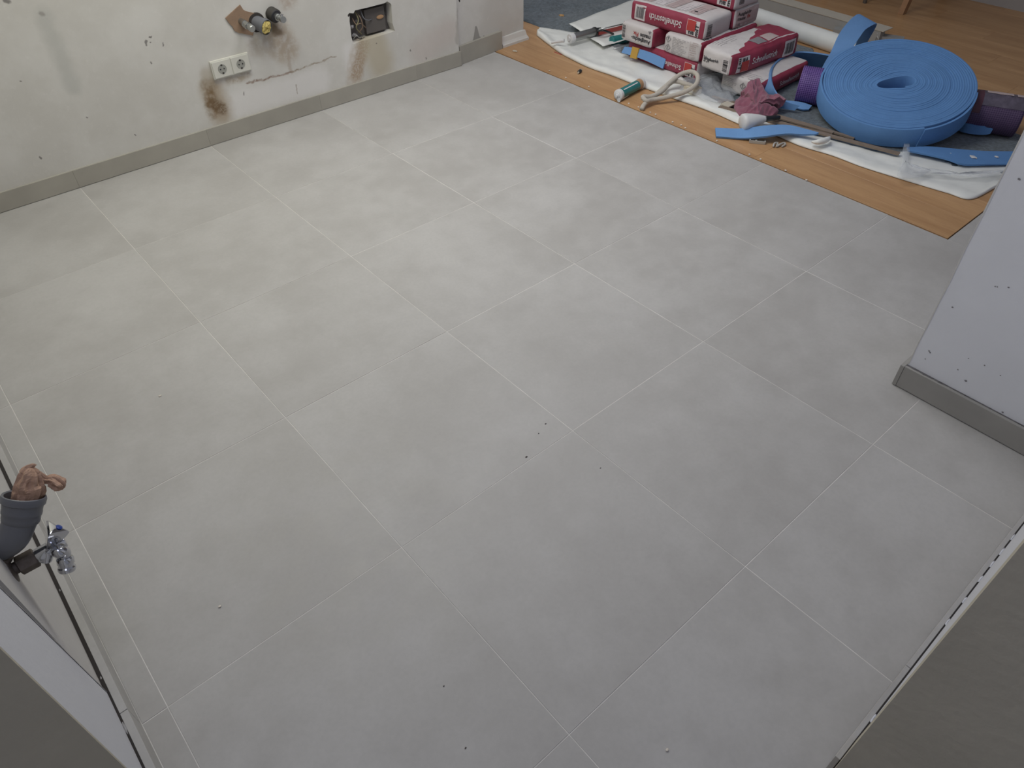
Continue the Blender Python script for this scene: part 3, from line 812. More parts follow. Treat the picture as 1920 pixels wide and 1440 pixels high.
# outlet elbow and hose nipple
o0 = atd(98, 1033, 1.60); o1 = atd(120, 1036, 1.61); o2 = atd(126, 1070, 1.625)
tube('outlet_elbow', spline([tuple(Vector((XL + 0.075, ty, tz))), tuple(o0 + (o1 - o0) * 0.5), tuple(o1), tuple(o1 + (o2 - o1) * 0.35)], 7), lambda t: 0.0095 + 0.002 * math.sin(t * math.pi), M_chrome, tp, seg=22)
od = (o2 - o1).normalized(); ol = (o2 - o1).length
lathe('hose_nipple', o1 + od * ol * 0.25, od, [(0, 0.0125), (0.003, 0.0145), (0.012, 0.0145), (0.014, 0.0130), (0.018, 0.0130), (0.020, 0.0150), (ol * .75 - .004, 0.0152), (ol * .75, 0.0140), (ol * .75, 0.0105), (ol * .75 - .008, 0.010)], M_chrome, tp, 26)
# end of left plumbing

# ------------------------------------------------------------------ felt underlay and foil on the wood floor
def interp(tab, x):
    if x <= tab[0][0]: return tab[0][1]
    for (a, b), (c, d) in zip(tab, tab[1:]):
        if x <= c: return b + (d - b) * (x - a) / (c - a)
    return tab[-1][1]
def felt(name, y0, y1, lo, hi, label, amp=0.007, ny=90, nx=46):
    vs = []; fs = []
    for j in range(ny + 1):
        y = y0 + (y1 - y0) * j / ny
        a = interp(lo, y) + 0.008 * noise.noise(Vector((y * 9, 0, 1))); b = interp(hi, y) + 0.01 * noise.noise(Vector((y * 8, 4, 1)))
        for i in range(nx + 1):
            x = a + (b - a) * i / nx
            edge = min(1, 6 * min(i, nx - i) / nx)
            z = 0.0035 + amp * max(0, fbm(x * 1.2 + y * .8, y * 1.1 - x * .5, 3.6, 2.1) + 0.15) * (0.25 + 0.75 * edge)
            vs.append((x, y, z))
    m_ = nx + 1
    for j in range(ny):
        for i in range(nx): fs.append((j * m_ + i, j * m_ + i + 1, (j + 1) * m_ + i + 1, (j + 1) * m_ + i))
    b0 = len(vs); vs += [(v[0], v[1], 0.0012) for v in vs]
    for j in range(ny):
        fs.append((j * m_, (j + 1) * m_, b0 + (j + 1) * m_, b0 + j * m_))
        fs.append((j * m_ + nx, b0 + j * m_ + nx, b0 + (j + 1) * m_ + nx, (j + 1) * m_ + nx))
    for i in range(nx):
        fs.append((i, b0 + i, b0 + i + 1, i + 1)); e = ny * m_ + i; fs.append((e, e + 1, b0 + e + 1, b0 + e))
    return tag(mesh(name, vs, fs, M_fleece), label, 'felt')
L1 = at(984, 41); L2 = at(1012, 51)
felt('painters_felt', 1.42, 3.0, [(1.42, 3.40), (L2.y, L2.x), (L1.y, L1.x), (2.35, 3.50), (3.0, 3.42)], [(1.42, 4.7), (1.6, 5.3), (3.0, 5.4)],
     'rumpled grey felt underlay on the floor beside the wall corner, behind the mortar bags', amp=0.034)
felt('painters_felt', -0.80, 1.415, [(-0.8, 3.62), (-0.3, 3.42), (0.4, 3.36), (1.42, 3.40)], [(-0.8, 4.12), (0.2, 4.20), (0.55, 4.22), (0.64, 4.42), (0.9, 4.40), (1.42, 4.40)],
     'dark grey felt underlay beneath the bags, blue coil and purple roll', amp=0.010)

def sheet(name, pairs, label, cat, mtl, prof, nn=7, nt=16, amp=0.004, sd=1.0, parent=None, th=0.0015):
    """pairs: (front px, back px) stations; prof: list of (t, z) heights across"""
    A = spline([at(*p[0], 0.006) for p in pairs], nn); B = spline([at(*p[1], 0.016) for p in pairs], nn)
    n = len(A); vs = []; fs = []
    for i in range(n):
        hf = interp([(0, 1.1), (0.1, 0.9), (0.4, 0.95), (0.55, 1.15), (0.62, 1.0), (0.72, 0.7), (1, 0.55)], i / n)
        for j in range(nt + 1):
            t = (j / nt) ** 1.35
            p = A[i].lerp(B[i], t); wdt = (B[i] - A[i]).length
            z = interp(prof, t * wdt) * hf
            z += amp * fbm(p.x * 1.0, p.y, 11.0, sd) * min(1, t * 6) + amp * 0.5 * fbm(p.x, p.y, 34.0, sd)*min(1, t * 6)
            p.z = max(z, 0.004); vs.append(p)
    m_ = nt + 1
    for i in range(n - 1):
        for j in range(nt): fs.append((i * m_ + j, (i + 1) * m_ + j, (i + 1) * m_ + j + 1, i * m_ + j + 1))
    o = mesh(name, vs, fs, mtl, parent)
    if parent is None: tag(o, label, cat)
    md = o.modifiers.new('thickness', 'SOLIDIFY'); md.thickness = th; md.offset = -1
    return o
prof = [(0, 0.003), (0.002, 0.009), (0.008, 0.018), (0.022, 0.024), (0.045, 0.024), (0.07, 0.019), (0.10, 0.015), (0.3, 0.016)]
pairs = [((1006, 66), (1012, 50)), ((1028, 83), (1045, 55)), ((1050, 99), (1080, 61)), ((1076, 113), (1108, 64)), ((1101, 125), (1134, 76)), ((1123, 133), (1150, 88)), ((1147, 141), (1168, 100)),
         ((1185, 156), (1210, 113)), ((1226, 171), (1245, 127)), ((1265, 185), (1280, 146)), ((1300, 197), (1302, 165)), ((1340, 212), (1358, 196)), ((1385, 232), (1398, 217)), ((1420, 246), (1446, 232)),
         ((1455, 254), (1500, 246)), ((1500, 273), (1548, 256)), ((1560, 291), (1590, 267)), ((1616, 312), (1660, 284)), ((1676, 331), (1700, 281)), ((1725, 346), (1765, 292)), ((1776, 361), (1815, 300)), ((1821, 373), (1885, 300)), ((1866, 352), (1905, 300)), ((1905, 332), (1930, 300))]
foil = sheet('protective_foil', pairs, 'long white protective foil with rolled front edge lying along the wood strip', 'foil', M_foil, prof, nn=8, nt=22, amp=0.0045)
# sheet behind / left of the bags
q = [at(1067, 56), at(1170, 17), Vector((4.45, 1.93, 0)), Vector((4.45, 1.35, 0)), Vector((3.55, 1.36, 0)), Vector((3.47, 1.55, 0)), at(1072, 63)]
A_ = [at(1064, 57), Vector((3.52, 1.40, 0))]
vs = []; fs = []; nx, ny = 26, 16
for i in range(nx + 1):
    s = i / nx
    a = at(1066, 56).lerp(Vector((4.60, 1.935, 0)), s); b = Vector((3.45, 1.44, 0)).lerp(Vector((4.60, 1.36, 0)), s)
    for j in range(ny + 1):
        t = j / ny; p = a.lerp(b, t); p.z = 0.038 + 0.006 * fbm(p.x, p.y, 5, 7.7) ; vs.append(p)
for i in range(nx):
    for j in range(ny): fs.append((i * (ny + 1) + j, (i + 1) * (ny + 1) + j, (i + 1) * (ny + 1) + j + 1, i * (ny + 1) + j + 1))
o = tag(mesh('foil_sheet', vs, fs, M_foil), 'flat white foil sheet on the grey felt, left of the stacked bags', 'foil')
md = o.modifiers.new('t', 'SOLIDIFY'); md.thickness = 0.0015

# ------------------------------------------------------------------ mortar bags
def text_mesh(s, size, bold=0.0, font_shear=0.0, align='LEFT'):
    cu = bpy.data.curves.new('lettering', 'FONT'); cu.body = s; cu.size = size; cu.offset = bold
    cu.shear = font_shear; cu.align_x = align; cu.align_y = 'CENTER'; cu.resolution_u = 2; cu.space_line = 0.85
    ob = bpy.data.objects.new('lettering_tmp', cu); COL.objects.link(ob)
    bpy.context.view_layer.update()
    dg = bpy.context.evaluated_depsgraph_get()
    me = bpy.data.meshes.new_from_object(ob.evaluated_get(dg))
    vs = [v.co.copy() for v in me.vertices]; fs = [tuple(p.vertices) for p in me.polygons]
    bpy.data.objects.remove(ob); bpy.data.meshes.remove(me); bpy.data.curves.remove(cu)
    return vs, fs

class Bag:
    def __init__(s, label, c, ang, L=0.48, W=0.25, H=0.10, seed=0, redtop=None, crumple=0.0, bulge=1.0, group='mortar bags in the stack'):
        s.L, s.W, s.H, s.seed, s.cr, s.bg = L, W, H, seed, crumple, bulge
        s.root = empty('mortar_bag', c, label, 'bag', group, math.radians(ang))
        s.redtop = redtop
        s.build()
    def mp(s, x, y, z):
        """local box coordinates (metres, z from 0..H) -> bag surface"""
        L, W, H = s.L, s.W, s.H
        p = Vector((x, y, z - H / 2)); r = 0.017
        q = Vector((max(-(L / 2 - r), min(L / 2 - r, p.x)), max(-(W / 2 - r), min(W / 2 - r, p.y)), max(-(H / 2 - r), min(H / 2 - r, p.z))))
        d = p - q
        if d.length > 1e-9:
            m_ = max(abs(d.x), abs(d.y), abs(d.z)); p2 = q + d.normalized() * m_ 
        else: p2 = p
        u, v, w = x / (L / 2), y / (W / 2), (z - H / 2) / (H / 2)
        g = s.bg
        p2.y += g * 0.010 * (1 - min(1, u * u)) * (1 if v > 0 else -1) * (abs(v) ** 4) * (1 - w * w)
        p2.z += g * 0.007 * (1 - u ** 4) * (1 - v ** 4) * w
        p2.x += g * 0.004 * (1 - v * v) * (abs(u) ** 6) * (1 if u > 0 else -1)
        am = 0.0035 + s.cr
        k1 = noise.noise_vector(Vector((x * 9 + s.seed * 3.1, y * 9, z * 9)))
        k2 = noise.noise_vector(Vector((x * 26 + s.seed, y * 26 + 7, z * 26)))
        p2 += k1 * am + k2 * (am * 0.4)
        if s.cr > 0 and u < -0.4:
            t = (-u - 0.4) / 0.6
            p2.z -= 0.005 * t * t * (1 if w > 0 else -1); p2.y *= 1 - 0.10 * t * t
        return Vector((p2.x, p2.y, p2.z + H / 2))
    def build(s):
        nu, nv, nw = (48, 24, 10) if s.redtop else (30, 16, 8)
        L, W, H = s.L, s.W, s.H
        idx = {}; vs = []; fs = []; fm = []
        def vid(i, j, k_):
            key = (i, j, k_)
            if key not in idx:
                idx[key] = len(vs)
                def sp(t, n):  # denser near edges
                    a = 2 * t / n - 1; return math.copysign(abs(a) ** 0.75, a)
                vs.append(s.mp(sp(i, nu) * L / 2, sp(j, nv) * W / 2, (sp(k_, nw) + 1) * H / 2))
            return idx[key]
        def m_of(face, x, y):
            if face == 'v': return 1
            if face == 'w':
                if abs(y) > W / 2 - 0.012: return 1
                if s.redtop and s.redtop(x, y): return 1
            return 0
        def spx(t, n, h):
            a = 2 * (t + .5) / n - 1; return math.copysign(abs(a) ** 0.75, a) * h
        for i in range(nu):
            for j in range(nv):
                mm = m_of('w', spx(i, nu, L / 2), spx(j, nv, W / 2))
                fs.append((vid(i, j, nw), vid(i + 1, j, nw), vid(i + 1, j + 1, nw), vid(i, j + 1, nw))); fm.append(mm)
                fs.append((vid(i, j, 0), vid(i, j + 1, 0), vid(i + 1, j + 1, 0), vid(i + 1, j, 0))); fm.append(mm)
        for i in range(nu):
            for k_ in range(nw):
                fs.append((vid(i, 0, k_), vid(i + 1, 0, k_), vid(i + 1, 0, k_ + 1), vid(i, 0, k_ + 1))); fm.append(1)
                fs.append((vid(i, nv, k_), vid(i, nv, k_ + 1), vid(i + 1, nv, k_ + 1), vid(i + 1, nv, k_))); fm.append(1)
        for j in range(nv):
            for k_ in range(nw):
                fs.append((vid(0, j, k_), vid(0, j, k_ + 1), vid(0, j + 1, k_ + 1), vid(0, j + 1, k_))); fm.append(0)
                fs.append((vid(nu, j, k_), vid(nu, j + 1, k_), vid(nu, j + 1, k_ + 1), vid(nu, j, k_ + 1))); fm.append(0)
        mesh('sack', vs, fs, [M_bagwhite, M_bagred], s.root, True, fm, world=False)
    def face(s, f, a, b, off=0.0016):
        """face coordinates: a right, b up (metres from the face centre), seen from outside"""
        L, W, H = s.L, s.W, s.H
        if f == 'side': return s.mp(a, -W / 2, H / 2 + b) + Vector((0, -off, 0))
        if f == 'endm': return s.mp(-L / 2, -a, H / 2 + b) + Vector((-off, 0, 0))
        if f == 'endp': return s.mp(L / 2, a, H / 2 + b) + Vector((off, 0, 0))
        return s.mp(a, b, H) + Vector((0, 0, off))
    def decal(s, name, f, polys, m, off=0.0016, label=None):
        vs = []; fs = []
        for P in polys:
            b = len(vs); vs += [s.face(f, x, y, off) for x, y in P]; fs.append(tuple(range(b, b + len(P))))
        o = mesh(name, vs, fs, m, s.root, False, world=False)
        if label: o['label'] = label
        return o
    def grid_rect(s, x0, y0, x1, y1, nx=6, ny=4, rot=0.0):
        out = []
        for i in range(nx):
            for j in range(ny):
                xa, xb = x0 + (x1 - x0) * i / nx, x0 + (x1 - x0) * (i + 1) / nx
                ya, yb = y0 + (y1 - y0) * j / ny, y0 + (y1 - y0) * (j + 1) / ny
                out.append([(xa, ya), (xb, ya), (xb, yb), (xa, yb)])
        return out
    def rect(s, name, f, x0, y0, x1, y1, m, off=0.0016, label=None):
        return s.decal(name, f, s.grid_rect(x0, y0, x1, y1, max(1, int(abs(x1 - x0) / .02)), max(1, int(abs(y1 - y0) / .02))), m, off, label)
    def text(s, f, txt, x, y, size, m, rot=0.0, bold=0.0, off=0.0026, align='LEFT', sx=1.0):
        tv, tf = text_mesh(txt, size, bold, 0, align); ca, sa = math.cos(rot), math.sin(rot)
        vs = [s.face(f, x + v.x * sx * ca - v.y * sa, y + v.x * sx * sa + v.y * ca, off) for v in tv]
        return mesh('lettering', vs, tf, m, s.root, False, world=False)
    def barcode(s, f, x, y, w, h, vertical=True, seed=1, backing=True, bars=None):
        if backing: s.rect('barcode_label', f, x - w / 2, y - h / 2, x + w / 2, y + h / 2, M_wprint, 0.0016)
        rn = random.Random(seed); polys = []
        ww, hh = (w * 0.72, h * 0.72)
        t = -0.5
        while t < 0.5:
            b = rn.choice((0.018, 0.03, 0.045)); g = rn.choice((0.02, 0.03, 0.04))
            if vertical:
                for q_ in range(3):
                    ya, yb = y - hh / 2 + hh * q_ / 3, y - hh / 2 + hh * (q_ + 1) / 3
                    polys.append([(x + t * ww, ya), (x + (t + b) * ww, ya), (x + (t + b) * ww, yb), (x + t * ww, yb)])
            else:
                for q_ in range(3):
                    xa, xb = x - ww / 2 + ww * q_ / 3, x - ww / 2 + ww * (q_ + 1) / 3
                    polys.append([(xa, y + t * hh), (xb, y + t * hh), (xb, y + (t + b) * hh), (xa, y + (t + b) * hh)])
            t += b + g
        s.decal('barcode', f, polys, M_black, 0.0026)['kind'] = 'stuff'
    def logo(s, f, x, y, sz, rot=0.0, ysc=1.0):
        """white framed block: red square, black lettering down the left column and along the top"""
        ca, sa = math.cos(rot), math.sin(rot)
        def R(px_, py_): return (x + px_ * ca - py_ * sa, y + px_ * sa + py_ * ca)
        def RR(a, b, c, d, n=3):
            out = []
            for i in range(n):
                for j in range(n):
                    xa, xb = a + (c - a) * i / n, a + (c - a) * (i + 1) / n; ya, yb = b + (d - b) * j / n, b + (d - b) * (j + 1) / n
                    out.append([R(xa, ya), R(xb, ya), R(xb, yb), R(xa, yb)])
            return out
        h = sz / 2
        s.decal('logo_frame', f, RR(-h, -h, h, h), M_wprint, 0.0016)
        s.decal('logo_square', f, RR(-h + sz * .30, -h + sz * .03, h - sz * .03, h - sz * .30), M_redprint, 0.0024)
        px0, py0 = R(-h + sz * 0.155, h - sz * 0.04)
        s.text(f, 'mIT', px0, py0, sz * 0.36, M_black, rot - math.pi / 2, sz * 0.012, 0.0034, sx=1.32)
        px1, py1 = R(-h + sz * 0.36, h - sz * 0.15)
        s.text(f, 'au', px1, py1, sz * 0.40, M_black, rot, sz * 0.012, 0.0034, sx=1.25)
    def lines(s, f, x0, y0, x1, y1, n, m, th=0.0016, seed=0, vertical=False):
        rn = random.Random(seed); polys = []
        for i in range(n):
            t = (i + 0.5) / n
            if vertical:
                xx = x0 + (x1 - x0) * t; e = y0 + (y1 - y0) * rn.uniform(.6, 1); k_ = 8
                for q_ in range(k_):
                    if rn.random() < .1: continue
                    ya, yb = y0 + (e - y0) * q_ / k_, y0 + (e - y0) * (q_ + .85) / k_
                    polys.append([(xx, ya), (xx + th, ya), (xx + th, yb), (xx, yb)])
            else:
                yy = y0 + (y1 - y0) * t; e = x0 + (x1 - x0) * rn.uniform(.6, 1); k_ = 10
                for q_ in range(k_):
                    if rn.random() < .1: continue
                    xa, xb = x0 + (e - x0) * q_ / k_, x0 + (e - x0) * (q_ + .85) / k_
                    polys.append([(xa, yy), (xb, yy), (xb, yy + th), (xa, yy + th)])
        s.decal('fine_print', f, polys, m, 0.0022)['kind'] = 'stuff'
    def diamond(s, f, x, y, r, mark=True):
        o = [(x, y - r), (x + r, y), (x, y + r), (x - r, y)]; q_ = 0.78
        i_ = [(x, y - r * q_), (x + r * q_, y), (x, y + r * q_), (x - r * q_, y)]
        s.decal('hazard_diamond', f, [[o[k_], o[(k_ + 1) % 4], i_[(k_ + 1) % 4], i_[k_]] for k_ in range(4)], M_greyprint, 0.0024)
        if mark: s.decal('hazard_mark', f, [[(x - r * .08, y - r * .1), (x + r * .08, y - r * .1), (x + r * .12, y + r * .45), (x - r * .12, y + r * .45)], [(x - r * .1, y - r * .4), (x + r * .1, y - r * .4), (x + r * .1, y - r * .22), (x - r * .1, y - r * .22)]], M_black, 0.0026)

def toprint(b, mir=False):
    """faint text columns on the top panel"""
    for i in range(5):
        x0 = -b.L * 0.40 + i * b.L * 0.155
        b.rect('print_panel', 'top', x0, -b.W * 0.36, x0 + b.L * 0.125, b.W * 0.34, M_pinkprint if i % 2 == 0 else M_wprint, 0.0016)
        b.lines('top', x0 + 0.002, -b.W * 0.34, x0 + b.L * 0.12, b.W * 0.3, 3, M_greyprint, 0.0018, i, vertical=True)
# lowest bags
F = Bag('bottom bag of the stack, crimson side half hidden by blue foam strip', (3.615, 1.035, 0.010), -90, L=0.50, W=0.25, H=0.098, seed=1)
F.logo('side', 0.20, 0.0, 0.068, math.pi)
F.text('side', 'Schnellestrich', 0.150, -0.002, 0.034, M_wprint, math.pi, 0.0004)
Hb = Bag('lower bag lying flat on the felt, beneath the open crumpled bag', (3.74, 0.530, 0.012), 2, L=0.46, W=0.24, H=0.09, seed=2)
Hb.diamond('endm', 0.02, 0.01, 0.018); Hb.diamond('endm', 0.058, 0.008, 0.018); Hb.lines('endm', -0.1, -.02, -0.01, 0.03, 6, M_greyprint, seed=4)
Hb.lines('top', -0.23, -0.1, -0.16, 0.1, 4, M_greyprint, seed=6, vertical=True)
Hb.text('side', 'Schnellestrich', -0.06, 0.0, 0.034, M_wprint, 0, 0.0004)
# second layer
Dg = Bag('middle layer bag with white end reading Ausgleichsmasse, green tube left of it', (3.70, 1.205, 0.108), 0, L=0.48, W=0.235, H=0.098, seed=3)
Dg.text('endm', 'Ausgleichs-', 0.105, -0.018, 0.030, M_black, math.pi, 0.0008)
Dg.text('endm', 'masse', 0.105, 0.008, 0.030, M_black, math.pi, 0.0008)
Dg.text('endm', 'Fix', 0.020, 0.008, 0.030, M_redprint, math.pi, 0.0006)
Dg.barcode('endm', -0.092, 0.0, 0.036, 0.085, vertical=False, seed=5)
Dg.decal('recycling_mark', 'endm', [[(0.083, 0.040), (0.095, 0.024), (0.107, 0.040)], [(0.089, 0.042), (0.095, 0.047), (0.101, 0.042)]], M_greyprint, .0024)
Eg = Bag('middle layer bag with small-print white end, hazard diamonds and long crimson side', (3.735, 0.905, 0.108), 0, L=0.50, W=0.250, H=0.100, seed=4)
Eg.diamond('endm', -0.093, 0.024, 0.019); Eg.diamond('endm', -0.088, -0.018, 0.019)
Eg.lines('endm', -0.062, -0.042, 0.045, 0.042, 11, M_greyprint, 0.0017, 3); Eg.lines('endm', 0.052, -0.046, 0.112, 0.046, 9, M_pinkprint, 0.0035, 8)
Eg.text('side', 'm', -0.188, 0.0, 0.050, M_black, math.pi / 2, 0.0012, align='CENTER'); Eg.text('side', 'oum', -0.165, 0.004, 0.046, M_pinkprint, 0.0, 0.0004)
Eg.text('top', 'mIT', -0.215, -0.095, 0.048, M_black, 0.0, 0.001); Eg.text('top', 'mIT', 0.02, -0.095, 0.045, M_black, 0.0, 0.001)
Eg.lines('top', 0.10, -0.11, 0.23, -0.04, 5, M_greyprint, 0.0018, 9)
# crumpled bag at the front
def rt(x, y): return False
Gg = Bag('crumpled front bag with torn-looking white end, crimson side facing the camera', (3.715, 0.635, 0.108), -3, L=0.54, W=0.215, H=0.110, seed=7, redtop=rt, crumple=0.002, bulge=1.2)
Gg.text('endm', 'Schnellestrich', -0.088, 0.010, 0.020, M_black, 0.0, 0.0006); Gg.text('endm', 'SE 24', -0.086, -0.012, 0.020, M_black, 0.0, 0.0004)
Gg.barcode('endm', 0.072, -0.006, 0.046, 0.085, vertical=False, seed=12)
Gg.logo('side', -0.185, -0.004, 0.082, 0.0); Gg.text('side', 'Schnellestrich', -0.125, 0.0, 0.046, M_wprint, 0.0, 0.0006, sx=0.8)
Gg.barcode('side', 0.185, 0.0, 0.095, 0.078, vertical=True, seed=9)
pl_ = []
bnd = [(-0.262, -0.098), (-0.20, -0.095), (-0.19, -0.070), (-0.13, -0.058), (-0.10, -0.030), (-0.05, -0.020), (-0.02, 0.0), (0.04, 0.012), (0.07, 0.045), (0.12, 0.060), (0.13, 0.092), (0.262, 0.094)]
for i_ in range(44):
    xa, xb = -0.262 + 0.524 * i_ / 44, -0.262 + 0.524 * (i_ + 1) / 44; ya, yb = interp(bnd, xa), interp(bnd, xb)
    for j_ in range(10):
        f0_, f1_ = j_ / 10, (j_ + 1) / 10; b0_ = -0.1005
        pl_.append([(xa, b0_ + (ya - b0_) * f0_), (xb, b0_ + (yb - b0_) * f0_), (xb, b0_ + (yb - b0_) * f1_), (xa, b0_ + (ya - b0_) * f1_)])
Gg.decal('red_print', 'top', pl_, M_bagred, 0.0008)
Gg.rect('print_panel', 'top', -0.06, -0.085, 0.02, -0.02, M_greyprint, 0.0022); Gg.rect('print_panel', 'top', 0.03, -0.085, 0.12, -0.02, M_pinkprint, 0.0022)
Gg.lines('top', -0.22, 0.02, -0.03, 0.09, 4, M_greyprint, 0.002, 3)
# third layer
Cg = Bag('large bag across the stack with big barcode and crimson side reading upside down', (3.632, 1.055, 0.208), -88, L=0.50, W=0.245, H=0.100, seed=5)
Cg.barcode('side', -0.178, 0.002, 0.076, 0.078, vertical=True, seed=2)
Cg.text('side', 'Schnellestrich', 0.110, 0.002, 0.046, M_wprint, math.pi, 0.0006, sx=0.86)
Cg.logo('side', 0.180, 0.0, 0.080, math.pi)
Cg.barcode('endp', -0.085, -0.005, 0.050, 0.080, vertical=False, seed=6, backing=False)
toprint(Cg)
Cg.decal('print_dot', 'top', [[(0.14 + 0.012 * math.cos(a * .785), -0.06 + 0.008 * math.sin(a * .785)) for a in range(8)]], M_black, 0.0024)
Bg = Bag('rear bag in the third layer with a pale pink end reading Ausgleichsmasse', (3.885, 1.040, 0.208), -90, L=0.48, W=0.225, H=0.100, seed=6)
Bg.rect('end_print', 'endp', -0.095, -0.044, 0.095, 0.044, M_pinkprint, 0.0012)
Bg.text('endp', 'Ausgleichs-', -0.085, 0.024, 0.026, M_black, 0, 0.0006); Bg.text('endp', 'masse', -0.085, 0.000, 0.026, M_black, 0, 0.0006); Bg.text('endp', 'Fix', -0.005, 0.000, 0.026, M_redprint, 0, 0.0005)
Bg.decal('recycling_mark', 'endp', [[(-0.080, -0.036), (-0.056, -0.036), (-0.068, -0.018)]], M_greyprint, .0026)
Ag = Bag('topmost bag of the stack, cut off by the top of the picture', (3.865, 1.040, 0.310), -90, L=0.48, W=0.235, H=0.105, seed=8)
Ag.logo('side', 0.175, 0.004, 0.085, math.pi); Ag.text('side', 'Schnellestrich', 0.11, 0.002, 0.046, M_wprint, math.pi, 0.0006, sx=0.86)
Ag.barcode('endp', -0.06, 0.0, 0.060, 0.080, vertical=False, seed=16, backing=False); toprint(Ag)

# ------------------------------------------------------------------ blue foam coil and strips
TH = math.pi * 2
cn = Vector((-0.265, -0.082, 1)).normalized()
e1 = Vector((0, 1, 0)).cross(cn).normalized(); e2 = cn.cross(e1)
CR, CHt = 0.340, 0.095
cc0 = Vector((3.80, -0.138, 0.0))
lowz = min((e1 * math.cos(a) * CR + e2 * math.sin(a) * CR - cn * CHt).z for a in [i * 0.05 for i in range(126)])
cc0.z = -lowz + 0.012
coil = empty('foam_strip_coil', (cc0.x, cc0.y, 0.012), 'big round coil of blue foam edging strip tilted on the purple roll', 'foam roll')
def hole_r(a):
    # teardrop pointing to the left of the picture
    d = math.atan2(math.sin(a - a_tip), math.cos(a - a_tip))
    return 0.050 + 0.055 * math.exp(-(d / 0.42) ** 2) + 0.010 * math.cos(2 * d)
# which angle points left / to the free end, found from projected directions
def coil_px(a, r=CR, h=0.0): return px(cc0 + e1 * math.cos(a) * r + e2 * math.sin(a) * r - cn * h)
a_tip = min([i * 0.02 for i in range(315)], key=lambda a: (coil_px(a)[0] - 1535) ** 2 + (coil_px(a)[1] - 178) ** 2)
a_end = min([i * 0.02 for i in range(315)], key=lambda a: (coil_px(a)[0] - 1733) ** 2 + (coil_px(a)[1] - 243) ** 2)
shv = (e1 * math.cos(a_tip) + e2 * math.sin(a_tip)) * -0.022
turns = 27; spt = 72; vs = []; fs = []
pitch = (CR - 0.06) / turns
NN = turns * spt
sgn = 1
for i in range(NN + 1):
    a = a_end - sgn * (NN - i) * TH / spt
    t = i / NN
    rh = hole_r(a); wgt = max(0, 1 - t) ** 1.6
    rc = 0.06 + (CR - 0.06) * t
    r = rc + (rh - 0.06) * wgt * (1.0)
    if i > NN - spt // 3: r += 0.004
    r *= 1 + 0.008 * math.sin(2 * a + 1) * (1 - t)
    tt = pitch * 0.502
    zt = 0.0006 * math.sin(t * turns * 2.2) + 0.0012 * noise.noise(Vector((t * 70, math.cos(a), math.sin(a))))
    zt -= 0.006 * math.exp(-((t - 0.62) / 0.1) ** 2) * (0.5 + 0.5 * math.sin(a + 2)) + (0.004 * (1 - t))
    dirr = e1 * math.cos(a) + e2 * math.sin(a)
    cham = 0.0005
    for (dr_, hh) in ((-tt, -cham), (-tt + cham, 0), (tt - cham, 0), (tt, -cham), (tt, -CHt), (-tt, -CHt)):
        vs.append(cc0 + shv * (max(0, 1 - t) ** 1.6) + dirr * (r + dr_) + cn * (hh + (zt if hh > -0.01 else 0)))
for i in range(NN):
    for kk in range(6):
        a = i * 6 + kk; c = i * 6 + (kk + 1) % 6
        fs.append((a, c, c + 6, a + 6))
fs.append(tuple(range(5, -1, -1))); fs.append(tuple(NN * 6 + kk for kk in range(6)))
autos(fixn(mesh('wound_strip', vs, fs, M_foam, coil, True)), 50)
# free end: the cut tongue laid over the outside
A_ = []; B_ = []
for q_ in range(9):
    a = a_end + 0.26 - q_ * 0.09
    rr_ = CR + pitch * 0.5 + 0.0065
    sl = 0.0
    A_.append(cc0 + e1 * math.cos(a) * rr_ + e2 * math.sin(a) * rr_ - cn * 0.001)
    a2 = a + (0.07 if q_ == 0 else 0)
    B_.append(cc0 + e1 * math.cos(a2) * (rr_ + .001) + e2 * math.sin(a2) * (rr_ + .001) - cn * (CHt - 0.001))
# tongue runs towards the right-hand side of the picture
dirx = 1 if coil_px(a_end + 0.3)[0] > coil_px(a_end)[0] else -1
A_ = []; B_ = []
for q_ in range(13):
    a = a_end + dirx * q_ * 0.09
    rr_ = CR + pitch * 0.5 + 0.0055 * (1 - q_ / 14) + 0.0015 - 0.014 * (q_ / 14) ** 2
    A_.append(cc0 + e1 * math.cos(a) * rr_ + e2 * math.sin(a) * rr_ - cn * 0.0015)
    a2 = a - dirx * 0.035 if q_ == 0 else a
    B_.append(cc0 + e1 * math.cos(a2) * rr_ + e2 * math.sin(a2) * rr_ - cn * (CHt - 0.001))
strip('strip_end', A_, B_, 0.009, M_foam, coil, n=2)
# loops of the same strip that stick out behind and beside the coil
L_ = [(1530, 150, 3.80), (1545, 120, 3.88), (1558, 97, 3.93), (1572, 66, 4.00), (1587, 45, 4.05), (1605, 28.5, 4.10), (1616, 34, 4.16), (1612, 62, 4.22), (1600, 95, 4.26)]
R_ = [(1558, 140, 3.88), (1580, 112, 3.95), (1598, 90, 4.00), (1611, 71, 4.06), (1622, 56, 4.11), (1638, 46.5, 4.16), (1643, 49, 4.20), (1628, 76, 4.26), (1616, 100, 4.30)]
strip('strip_arch', [atx(*p) for p in L_], [atx(*p) for p in R_], 0.009, M_foamlight, coil, n=6)
T_ = [(1590, 112, .12), (1541, 101, .12), (1495, 97.5, .118), (1468, 107, .118), (1451, 122, .118), (1446.5, 141, .115), (1449, 160, .105), (1458, 177, .085), (1474, 190, .055), (1500, 198, .045)]
B2 = [(1592, 136, .025), (1543, 126, .025), (1497, 122, .022), (1464, 131, .022), (1438, 134, .045), (1422, 150, .05), (1421, 168, .04), (1432, 184, .026), (1456, 200, .018), (1490, 207, .018)]
strip('strip_loop', [at(*p) for p in T_], [at(*p) for p in B2], 0.008, M_foamlight, coil, n=6)

def flat_strip(name, P, width_px_pairs, z, th, m, label, cat):
    pass
